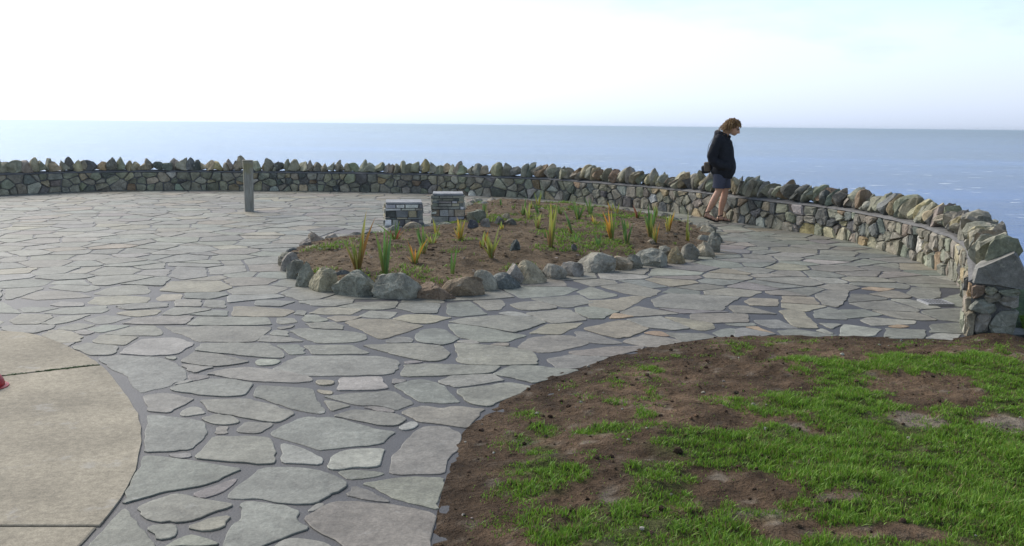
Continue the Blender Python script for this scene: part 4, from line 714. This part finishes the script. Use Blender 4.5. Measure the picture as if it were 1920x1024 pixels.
plinth('slate_plinth', -1.68, 14.72, .585, .56, .385, .16, 6, 'shorter slate plinth, the left one of the pair behind the bed', (.30, .305, .31), .01)
plinth('slate_plinth', -1.05, 15.45, .52, .50, .47, .10, 7, 'taller slate plinth, the right one of the pair, beside the boulders', (.30, .305, .31), .01)

# ------------------------------------------------------------------ timber post
post = empty('wooden_post', (-4.645, 16.9, 0)); tag(post, 'weathered grey square timber post standing alone on the paving', 'post')
V = []; hw = .083
for z, s_ in ((-.05, .93), (.05, .93), (.45, .96), (.84, 1.02), (.872, 1.02), (.885, .93)):
    for x, y in ((-1, -.85), (-.85, -1), (.85, -1), (1, -.85), (1, .85), (.85, 1), (-.85, 1), (-1, .85)): V.append((x*hw*s_+.003*z*0, y*hw*s_, z))
F = [(r_*8+i, r_*8+(i+1) % 8, r_*8+8+(i+1) % 8, r_*8+8+i) for r_ in range(5) for i in range(8)]+[tuple(range(40, 48))]
m, n, l, b = nodes('weathered_timber'); t1 = tex(n, l, 'n', 12, 6, .6, stretch=(5, 5, .35)); t2 = tex(n, l, 'n', 4, 4)
c = ramp(n, l, t1.outputs['Fac'], [(.3, (.19, .18, .15)), (.7, (.42, .41, .36))]).outputs['Color']
c = mul(n, l, c, (.24, .21, .07), ramp(n, l, t2.outputs['Fac'], [(.5, 0.0), (.66, .6)]).outputs['Color'], 'MIX')
l.new(c, b.inputs['Base Color']); b.inputs['Roughness'].default_value = .9; bump(n, l, b, [(t1.outputs['Fac'], .8, .01)])
o = make('shaft', V, F, m, post, local=True); post.rotation_euler = (0, 0, .32)
V = [(-.092, -.092, .886), (.092, -.092, .886), (.092, .092, .886), (-.092, .092, .886), (-.085, -.085, .899), (.085, -.085, .899), (.085, .085, .901), (-.085, .085, .901)]
make('cap', V, [(0, 3, 2, 1), (4, 5, 6, 7), (0, 1, 5, 4), (1, 2, 6, 5), (2, 3, 7, 6), (3, 0, 4, 7)], m, post, local=True)

# ------------------------------------------------------------------ drain grate
dg = empty('drain_grate', (3.82, 8.52, 0), .03); tag(dg, 'small pale metal drain grate set in the paving near the wall end', 'drain grate')
gm = flat_mat('galvanised', (.42, .42, .42), .45, .5, .15); gm.node_tree.nodes['Principled BSDF'].inputs['Metallic'].default_value = .3
dk = flat_mat('drain_dark', (.012, .012, .013), .9, .2)
def boxv(x0, x1, y0, y1, z0, z1):
    return [(x0, y0, z0), (x1, y0, z0), (x1, y1, z0), (x0, y1, z0), (x0, y0, z1), (x1, y0, z1), (x1, y1, z1), (x0, y1, z1)]
BF = [(0, 3, 2, 1), (4, 5, 6, 7), (0, 1, 5, 4), (1, 2, 6, 5), (2, 3, 7, 6), (3, 0, 4, 7)]
make('sump_shade', boxv(-.105, .105, -.095, .095, .0, .0180), BF, dk, dg, local=True)  # near-black block just under the bars stands in for the shaded hollow
s_ = Soup()
for bx in ((-.118, .118, -.118, -.098), (-.118, .118, .098, .118), (-.118, -.100, -.0975, .0975), (.100, .118, -.0975, .0975)): s_.add(boxv(*bx, 0, .021), BF)
s_.build('frame', gm, dg, local=True)
for k in range(7):
    x = -.084+k*.028; make('bar', boxv(x-.0045, x+.0045, -.0972, .0972, .012, .0195), BF, gm, dg, local=True)

# ------------------------------------------------------------------ unidentified red object at the left edge, shaped as a generic dome
rd = empty('red_object', (-3.068, 5.43, .008)); tag(rd, 'bright red rounded object with a flared rim, cut off by the left frame edge', 'unidentified')
m, n, l, b = nodes('red_plastic'); b.inputs['Base Color'].default_value = (.38, .012, .016, 1); b.inputs['Roughness'].default_value = .45
def lathe(prof, k=32, sq=1.0):
    V = []; 
    for r_, z in prof:
        for i in range(k): a = 2*math.pi*i/k; V.append((r_*math.cos(a), r_*math.sin(a)*sq, z))
    F = [(j*k+i, j*k+(i+1) % k, (j+1)*k+(i+1) % k, (j+1)*k+i) for j in range(len(prof)-1) for i in range(k)]
    F.append(tuple(range((len(prof)-1)*k, len(prof)*k))); F.append(tuple(range(k))[::-1]); return V, F
V, F = lathe([(.108, .006), (.106, .02), (.100, .04), (.088, .062), (.068, .078), (.04, .086), (.012, .088)]); make('dome', V, F, m, rd, smooth=True, local=True)
V, F = lathe([(.107, .0), (.126, .002), (.127, .006), (.110, .011)]); make('rim', V, F, m, rd, local=True)

# ------------------------------------------------------------------ lawn: soil sheet, grass, pebbles
def blob(L, x, y):
    v = np.zeros_like(x)
    for cx, cy, rx, ry, w in L:
        q = ((x-cx)/rx)**2+((y-cy)/ry)**2; v = np.maximum(v, w*np.clip(1.35-q*.75, 0, 1))
    return v
def lawn_z(x, y, d):
    k = min(d/.5, 1.0); z = .002+.035*k+.024*nz3(x, y, 1.1, 1.7)*k+.021*nz3(x, y, 5.5, 9, 5)*(.35+.65*k)
    if y > 6.2 and x > 4.1: z -= .12*max(0, x-4.6)*min(1, (y-6.2)*1.5)
    q = math.hypot(x-3.66, y-6.98); z += .06*max(0, 1-q/.4)
    return z
V, F, D = grid_sheet(lawn_poly, .036, lawn_z)
pale = blob(PALE, V[:, 0], V[:, 1]); nn_ = np.array([nz3(x, y, 4.4, 3.2, 4) for x, y, z in V]); dk_ = np.array([nz3(x, y, 14.4, .9, 3) for x, y, z in V])
cc = np.array((.145, .098, .062))[None]*(1+.30*nn_+.55*np.clip(dk_, -.5, .6))[:, None]
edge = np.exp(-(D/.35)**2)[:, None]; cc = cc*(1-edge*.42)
nf = vnoise(V[:, 0], V[:, 1], 14, 3, 3); pk = np.clip(pale*1.0+nn_*.9+nf*1.5-.55, 0, .7)[:, None]; cc = cc*(1-pk)+np.array((.33, .29, .23))*pk
cc = cc*(1+.45*vnoise(V[:, 0], V[:, 1], 9, 3, 8))[:, None]
gv = np.clip(blob(GRASS, V[:, 0], V[:, 1])-blob(BARE, V[:, 0], V[:, 1])+.5*nn_-.2, 0, .7)[:, None]*np.clip((D-.12)/.3, 0, 1)[:, None]; cc = cc*(1-gv)+np.array((.06, .095, .022))*gv   # moss and seedlings in the turf
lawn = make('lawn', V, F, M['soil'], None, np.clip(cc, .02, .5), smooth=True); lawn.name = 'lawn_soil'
tag(lawn, 'bare brown soil with thin new grass beside the paving', 'soil', kind='structure'); LV = V; LD = D
NB = 900000; r3 = np.random.default_rng(11); gx = r3.uniform(-.3, 6.9, NB); gy = r3.uniform(2.2, 8.2, NB)
ok = in_poly(lawn_poly, gx, gy) & (np.abs(gx) < .62*gy+.5); gx, gy = gx[ok], gy[ok]; D_, _, _ = dist_poly(np.array(lawn_poly[:len(lawn_edge)]), gx, gy, False)
gr = blob(GRASS, gx, gy); br = blob(BARE, gx, gy); right = (gx > 3.9) & (gy > 6.75)
nn1 = vnoise(gx, gy, 2.6, 2, 21); nn2 = vnoise(gx, gy, 11, 3, 31)
dens = np.clip(gr*1.22-br*.85+nn1*.8+nn2*1.2-.10, .0, 1)*np.clip((D_-.10)/.25, 0, 1)+.012*(D_ > .12); dens = np.where(right, np.maximum(dens, .8), dens)
kk = r3.random(len(gx)) < dens*1.25; gx, gy, dens, nn2 = gx[kk], gy[kk], dens[kk], nn2[kk]
# ground height by nearest sheet vertex
gi = {}
for i, (x, y, z) in enumerate(LV): gi[(int(round(x/.05)), int(round(y/.05)))] = z
gz = np.array([gi.get((int(round(x/.05)), int(round(y/.05))), None) or lawn_z(x, y, .5) for x, y in zip(gx, gy)])
Hh = r3.uniform(.008, .027, len(gx))*(.55+.75*dens)*np.clip(1+.8*vnoise(gx, gy, 5, 2, 77), .4, 2); P = np.column_stack([gx, gy, gz-.004])
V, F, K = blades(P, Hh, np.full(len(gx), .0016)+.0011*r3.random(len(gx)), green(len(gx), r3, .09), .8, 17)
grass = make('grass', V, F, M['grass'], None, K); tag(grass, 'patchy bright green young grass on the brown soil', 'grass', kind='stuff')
pb = Soup()
for k in range(3200):
    i = r3.integers(len(LV)); x, y, z = LV[i]
    if LD[i] < .03 or abs(x) > .6*y: continue
    s_ = abs(r3.normal(0, .0045))+.0022; Q, G = rock(s_*2.4, s_*2, s_*1.5, 1, 4, .08); pale_ = r3.random()
    c = jit((.45, .42, .36), .15) if pale_ < .12 else jit((.15, .10, .065), .3) if pale_ < .85 else jit((.11, .075, .05), .2)
    pb.add(Q+np.array([x, y, z-.001]), G, c)
o = pb.build('lawn_pebbles', M['soil']); tag(o, 'small clods and pale pebbles scattered over the lawn soil', 'pebbles', kind='stuff')
# ------------------------------------------------------------------ person
def tube(P, R, k=14, side=None):
    """closed loft along P; R = radius or (r along side axis, r across)"""
    P = [Vector(p) for p in P]; V = []; F = []
    for i, p in enumerate(P):
        t = (P[min(i+1, len(P)-1)]-P[max(i-1, 0)]).normalized(); s = Vector(side) if side else (Vector((0, 1, 0)) if abs(t.y) < .9 else Vector((1, 0, 0)))
        s = (s-t*s.dot(t)).normalized(); c = t.cross(s); r = R[i]; ra, rb = r if isinstance(r, tuple) else (r, r)
        for j in range(k): a = 2*math.pi*j/k; V.append(tuple(p+s*(ra*math.cos(a))+c*(rb*math.sin(a))))
    for i in range(len(P)-1):
        for j in range(k): F.append((i*k+j, i*k+(j+1) % k, (i+1)*k+(j+1) % k, (i+1)*k+j))
    F.append(tuple(range(k))[::-1]); F.append(tuple(range((len(P)-1)*k, len(P)*k))); return np.array(V), F
def ellip(c, r, rot=(0, 0, 0)):
    V, F = ico(3); return (V*np.array(r))@rotm(*rot).T+np.array(c), F
def fuse(name, pieces, voxel, mat, parent, smooth_it=4, disp=0.0, ds=9.0):
    bm = bmesh.new()
    for V, F in pieces:
        vs = [bm.verts.new(tuple(v)) for v in V]
        for f in F:
            try: bm.faces.new([vs[i] for i in f])
            except ValueError: pass
    bmesh.ops.recalc_face_normals(bm, faces=bm.faces[:])
    me = bpy.data.meshes.new(name+'_src'); bm.to_mesh(me); bm.free()
    tmp = bpy.data.objects.new(name+'_src', me); COL.objects.link(tmp)
    r = tmp.modifiers.new('r', 'REMESH'); r.mode = 'VOXEL'; r.voxel_size = voxel
    s = tmp.modifiers.new('s', 'SMOOTH'); s.factor = .5; s.iterations = smooth_it
    dg_ = bpy.context.evaluated_depsgraph_get(); me2 = bpy.data.meshes.new_from_object(tmp.evaluated_get(dg_)); bpy.data.objects.remove(tmp); bpy.data.meshes.remove(me)
    if disp:
        for v in me2.vertices:
            c = v.co; v.co = c+v.normal*disp*mnoise.fractal(Vector((c.x*ds, c.y*ds, c.z*ds*.55)), 1.0, 2.0, 3)
    me2.name = name; me2.materials.clear(); me2.materials.append(mat); me2.polygons.foreach_set('use_smooth', [True]*len(me2.polygons))
    o = bpy.data.objects.new(name, me2); COL.objects.link(o); o.parent = parent; return o
skin = flat_mat('skin', (.58, .33, .22), .5, .4, .10, 30); fleece = flat_mat('black_fleece', (.016, .017, .022), .85, .3, .3, 60, .3)
denim = flat_mat('shorts_cloth', (.075, .08, .11), .9, .2, .2, 80); hairm = leaf_mat('hair', .5, .12); leath = flat_mat('sandal_leather', (.022, .014, .012), .6, .4, .2)
tan = flat_mat('bag_tan', (.17, .13, .095), .75, .3, .15); blk = flat_mat('bag_black', (.012, .012, .016), .6, .4, .2); lens = flat_mat('lens', (.006, .006, .007), .15, .6, .0); lip = flat_mat('lips', (.30, .09, .08), .5, .4, .1)
pe = empty('person', (3.42, 15.72, .016), math.radians(-20)); tag(pe, 'person in black hoodie and dark shorts walking beside the wall, head bowed', 'person')
RH, RK, RA = (-.03, -.085, .86), (-.045, -.095, .50), (-.205, -.095, .165)
LH, LK, LA = (-.01, .085, .86), (.035, .09, .485), (-.02, .09, .085)
hd = (0, math.radians(24), 0)
def bow(VF, ang=.42):
    V, F = VF; c = np.array((.035, 0, 1.45)); return (np.asarray(V)-c)@rotm(0, ang, 0).T+c, F
body = [
 tube([(-.02, 0, .78), (-.02, 0, .90), (-.02, 0, 1.05), (-.03, 0, 1.2), (-.03, 0, 1.33), (-.01, 0, 1.40)], [(.15, .11), (.16, .115), (.135, .10), (.16, .11), (.17, .09), (.07, .06)]),
 tube([(-.015, 0, 1.36), (.02, 0, 1.43), (.065, 0, 1.50)], [.062, .052, .05]),
 bow(ellip((.085, 0, 1.58), (.096, .075, .105), hd)), bow(ellip((.128, 0, 1.525), (.06, .058, .075), hd)), bow(ellip((.150, 0, 1.475), (.028, .03, .022))),
 bow(tube([(.186, 0, 1.585), (.205, 0, 1.552), (.215, 0, 1.530), (.185, 0, 1.520)], [.009, .012, .016, .012], 10)),
 bow(ellip((.178, 0, 1.497), (.018, .024, .009))), bow(ellip((.172, 0, 1.480), (.018, .022, .008))),
 bow(ellip((.075, -.076, 1.555), (.022, .009, .032))), bow(ellip((.075, .076, 1.555), (.022, .009, .032))),
 tube([RH, (-.03, -.09, .70), (-.035, -.095, .56), RK, (-.085, -.097, .42), (-.125, -.096, .33), (-.17, -.095, .24), RA, (-.212, -.095, .13)], [.092, .082, .064, .056, .056, .057, .043, .034, .036]),
 tube([LH, (.015, .088, .70), (.03, .09, .56), LK, (.022, .09, .40), (.0, .09, .31), (-.015, .09, .20), LA, (-.022, .09, .06)], [.092, .082, .064, .056, .056, .057, .043, .034, .038]),
 tube([(-.245, -.095, .115), (-.215, -.095, .10), (-.16, -.097, .085), (-.10, -.10, .055), (-.055, -.102, .040)], [(.028, .028), (.035, .036), (.038, .032), (.044, .022), (.036, .014)], 12),
 tube([(-.075, .09, .038), (-.045, .09, .045), (.01, .092, .048), (.075, .096, .034), (.125, .098, .026)], [(.028, .026), (.035, .033), (.038, .03), (.045, .02), (.038, .013)], 12),
 tube([(-.06, -.18, 1.34), (-.11, -.215, 1.2), (-.15, -.235, 1.07), (-.06, -.235, .985), (.05, -.205, .92), (.09, -.17, .90)], [.05, .045, .04, .036, .028, .03], 12),
 tube([(-.06, .18, 1.34), (-.10, .215, 1.2), (-.13, .235, 1.07), (-.04, .235, .985), (.06, .205, .92), (.10, .17, .90)], [.05, .045, .04, .036, .028, .03], 12)]
# hands inside the pouch pocket: palm, four fingers and thumb
for sg in (-1, 1):
    body.append(tube([(.085, sg*.175, .90), (.115, sg*.15, .895), (.135, sg*.125, .89)], [(.02, .034), (.016, .04), (.014, .038)], 10))
    for q, ln_ in enumerate((.055, .065, .06, .045)):
        zz = .915-q*.018; body.append(tube([(.133, sg*.128, zz), (.150, sg*.105, zz-.004), (.158, sg*(.105-ln_*.8), zz-.010)], [.0085, .008, .007], 8))
    body.append(tube([(.10, sg*.16, .925), (.125, sg*.14, .942), (.145, sg*.12, .945)], [.011, .010, .008], 8))
# toes
for (bx, by, bz, dx) in ((-.055, -.102, .038, 1), (.125, .098, .024, 1)):
    for q in range(5): yy = by+(-.028+q*.0145)*(1 if by > 0 else -1); body.append(tube([(bx-.01, yy, bz), (bx+.022-abs(q-1.2)*.005, yy, bz-.004)], [.0095 if q else .012, .008], 8))
fuse('body', body, .0075, skin, pe, 3)
hood = [tube([(.0, 0, .745), (.005, 0, .765), (.0, 0, .81), (.005, 0, .90), (-.005, 0, 1.05), (-.022, 0, 1.2), (-.032, 0, 1.3), (-.03, 0, 1.37), (-.012, 0, 1.415), (.0, 0, 1.435)],
   [(.165, .15), (.185, .172), (.208, .195), (.212, .195), (.205, .178), (.208, .178), (.198, .162), (.155, .125), (.105, .09), (.08, .072)], 28)]
for sg in (-1, 1):
    k_ = .03 if sg > 0 else 0
    hood.append(tube([(-.04, sg*.13, 1.375), (-.07, sg*.18, 1.32), (-.115+k_*.3, sg*.215, 1.2), (-.15+k_, sg*.235, 1.07), (-.125+k_, sg*.24, .99), (-.04+k_, sg*.235, .945), (.06, sg*.205, .915), (.11, sg*.165, .905)], [.075, .086, .082, .080, .082, .078, .066, .058], 16))
    hood.append(ellip((.12, sg*.11, .895), (.075, .085, .07)))
    hood.append(tube([(.055, sg*.075, 1.405), (-.02, sg*.095, 1.425), (-.09, sg*.08, 1.445)], [.024, .034, .04], 12))
hood += [ellip((-.105, 0, 1.43), (.06, .105, .075), (0, -.5, 0)), ellip((-.125, 0, 1.37), (.05, .10, .07)), tube([(.07, -.05, 1.395), (.085, 0, 1.385), (.07, .05, 1.395)], [.022, .024, .022], 12, (1, 0, 0))]
hoodie = fuse('hoodie', hood, .010, fleece, pe, 3, .014, 8.0)
make('chest_logo', [(.178, -.062, 1.235), (.181, -.035, 1.235), (.177, -.062, 1.262), (.180, -.035, 1.262)], [(0, 1, 3, 2)], flat_mat('logo_thread', (.4, .4, .42), .8), pe, local=True)
sh = [tube([(-.015, 0, .87), (-.02, 0, .80), (-.02, 0, .745), (-.015, 0, .72)], [(.17, .135), (.185, .15), (.18, .14), (.15, .12)], 22),
      tube([(-.03, -.085, .80), (-.035, -.095, .70), (-.045, -.10, .60), (-.048, -.10, .555)], [.105, .102, .098, .100], 18), tube([(.0, .085, .80), (.02, .092, .70), (.03, .095, .60), (.032, .095, .55)], [.105, .100, .096, .097], 18)]
fuse('shorts', sh, .009, denim, pe, 2, .006, 12)
# hair: a cap and many wind-blown curls
cap = Soup(); V, F = ellip((.062, 0, 1.605), (.108, .09, .100), hd); V = np.array([v for v in V]); cap.add(V[:, :], F, (.22, .135, .07))
keepF = [f for f in F if not (np.mean([V[i][0] for i in f]) > .135 and np.mean([V[i][2] for i in f]) < 1.64)]
hs_ = Soup(); hs_.add(V, keepF, (.20, .12, .06))
V2, F2 = ellip((.0, 0, 1.52), (.06, .088, .085), (0, .3, 0)); hs_.add(V2, F2, (.19, .11, .055))
r5 = np.random.default_rng(9)
for k in range(520):
    th = r5.uniform(0, 2*np.pi); ph = r5.uniform(.0, 1.0); x = math.cos(th)*math.sqrt(1-ph*ph); y = math.sin(th)*math.sqrt(1-ph*ph)
    if x > .45 and ph < .55: continue
    p = Vector((.062, 0, 1.605))+Vector((x*.105, y*.088, ph*.100-.01)); p.z -= (x > .2)*.0
    d = Vector((-.12+.35*x, y*.55, -.85+.6*ph)); 
    if x > .25 and ph > .5: d = Vector((.55, y*.5, .12))
    L = r5.uniform(.07, .155)*(1-.45*(x > .25)); P = []; cu = r5.uniform(0, 6.28); am = r5.uniform(.014, .032)
    for q in range(9):
        t = q/8; w = p+d*L*t+Vector((0, 0, -.07*t*t*L/.15)); P.append(w+Vector((math.cos(cu+t*9)*am*t, math.sin(cu+t*9)*am, math.sin(cu*1.7+t*9)*am)))
    V3, F3 = tube(P, [.0045, .005, .005, .005, .0048, .0044, .004, .003, .0015], 4)
    c0 = np.array((.17, .095, .045)); c1 = np.array((.48, .30, .13)); hs_.add(V3, F3, lerp(c0, c1, r5.random()**1.3))
hs_.V = [bow((v, 0))[0] for v in hs_.V]
hs_.build('hair', hairm, pe, local=True)
sg_ = Soup()
for s_ in (-1, 1):
    V, F = ellip((.183, s_*.034, 1.575), (.008, .026, .019), (0, .35, 0)); sg_.add(V, F)
    V, F = tube([(.172, s_*.058, 1.585), (.12, s_*.074, 1.585), (.07, s_*.080, 1.58)], [.0035]*3, 6); sg_.add(V, F)
V, F = tube([(.19, -.012, 1.582), (.192, 0, 1.584), (.19, .012, 1.582)], [.003]*3, 6); sg_.add(V, F)
sg_.V = [bow((v, 0))[0] for v in sg_.V]
sg_.build('sunglasses', lens, pe, smooth=True, local=True)
def sandal(heel, toe, z0, z1, y):
    sd_ = empty('sandal', (0, 0, 0)); sd_.parent = pe
    P = [lerp(heel, toe, t) for t in (0, .12, .35, .6, .8, .95, 1)]; hw_ = [.022, .033, .034, .040, .046, .040, .024]; V = []
    for dz in (-.018, 0): 
        for (x, w, t) in zip(P, hw_, (0, .12, .35, .6, .8, .95, 1)):
            z = lerp(z0, z1, min(1, t*1.25)); V += [(x, y-w, z+dz), (x, y+w, z+dz)]
    k = len(P); F = []
    for i in range(k-1):
        a = i*2; bq = 2*k+i*2; F += [(a, a+1, a+3, a+2), (bq, bq+2, bq+3, bq+1), (a, a+2, bq+2, bq), (a+1, bq+1, bq+3, a+3)]
    F += [(0, 2*k, 2*k+1, 1), (2*k-2, 2*k-1, 4*k-1, 4*k-2)]
    make('sole', V, F, leath, sd_, local=True)
    for t, hh, w in ((.72, .030, .046), (.50, .055, .040), (.16, .075, .036)):
        x = lerp(heel, toe, t); z = lerp(z0, z1, min(1, t*1.25)); A = []
        for q in range(11): a = math.pi*q/10; A.append((x-.012*math.sin(a)*(t < .3), y+w*math.cos(a), z+hh*math.sin(a)))
        V, F = tube(A, [(.004, .010)]*11, 8, (1, 0, 0)); make('strap', V, F, leath, sd_, smooth=True, local=True)
sandal(-.262, -.02, .085, .022, -.099); sandal(-.088, .165, .018, .018, .094)
for A, r_ in (([(-.205, -.095, .165)], .041), ([(-.02, .09, .095)], .041)):
    c = A[0]; P = [(c[0]+math.cos(a)*r_, c[1]+math.sin(a)*r_, c[2]+.01*math.cos(a)) for a in np.linspace(0, 2*math.pi, 17)]
    V, F = tube(P, [.007]*17, 6, (0, 0, 1)); make('ankle_strap', V, F, leath, pe, smooth=True, local=True)
# bag on a strap at the back of the hip
bg = empty('shoulder_bag', (3.42, 15.72, .016), math.radians(-20)); tag(bg, 'small black and tan bag worn at the back of the walking person', 'bag')
def rbox(x0, x1, y0, y1, z0, z1, r):
    bm = bmesh.new(); bmesh.ops.create_cube(bm, size=1.0)
    for v in bm.verts: v.co = Vector((lerp(x0, x1, v.co.x+.5), lerp(y0, y1, v.co.y+.5), lerp(z0, z1, v.co.z+.5)))
    bmesh.ops.bevel(bm, geom=bm.edges[:], offset=r, segments=3, affect='EDGES', profile=.5)
    V = np.array([v.co[:] for v in bm.verts]); F = [tuple(v.index for v in f.verts) for f in bm.faces]; bm.free(); return V, F
V, F = rbox(-.300, -.195, -.110, .09, .82, .975, .025); make('pouch', V, F, tan, bg, smooth=True, local=True)
V, F = rbox(-.330, -.205, -.100, .10, .865, 1.0, .03); V = V@rotm(0, -.12, 0).T+np.array([.10, 0, -.04]); make('flap', V, F, blk, bg, smooth=True, local=True)
V, F = rbox(-.290, -.205, -.105, .092, .802, .83, .012); make('base_panel', V, F, blk, bg, smooth=True, local=True)
V, F = tube([(-.235, -.07, .99), (-.243, -.12, 1.10), (-.235, -.10, 1.24), (-.16, -.05, 1.385)], [(.012, .004)]*4, 8, (0, 1, 0)); make('strap', V, F, blk, bg, smooth=True, local=True)
# ------------------------------------------------------------------ haze over the sea
m = bpy.data.materials.new('haze_air'); m.use_nodes = True; nt = m.node_tree; nt.nodes.remove(nt.nodes['Principled BSDF'])
pv = nt.nodes.new('ShaderNodeVolumePrincipled'); pv.inputs['Color'].default_value = (.76, .89, 1, 1); pv.inputs['Density'].default_value = HAZE; pv.inputs['Anisotropy'].default_value = .65
nt.links.new(pv.outputs['Volume'], nt.nodes['Material Output'].inputs['Volume'])
V = boxv(-62000, 62000, -4500, 46000, -58, 3.0); hz = make('haze', V, BF, m); tag(hz, 'pale sea haze softening the horizon', 'haze', kind='stuff')
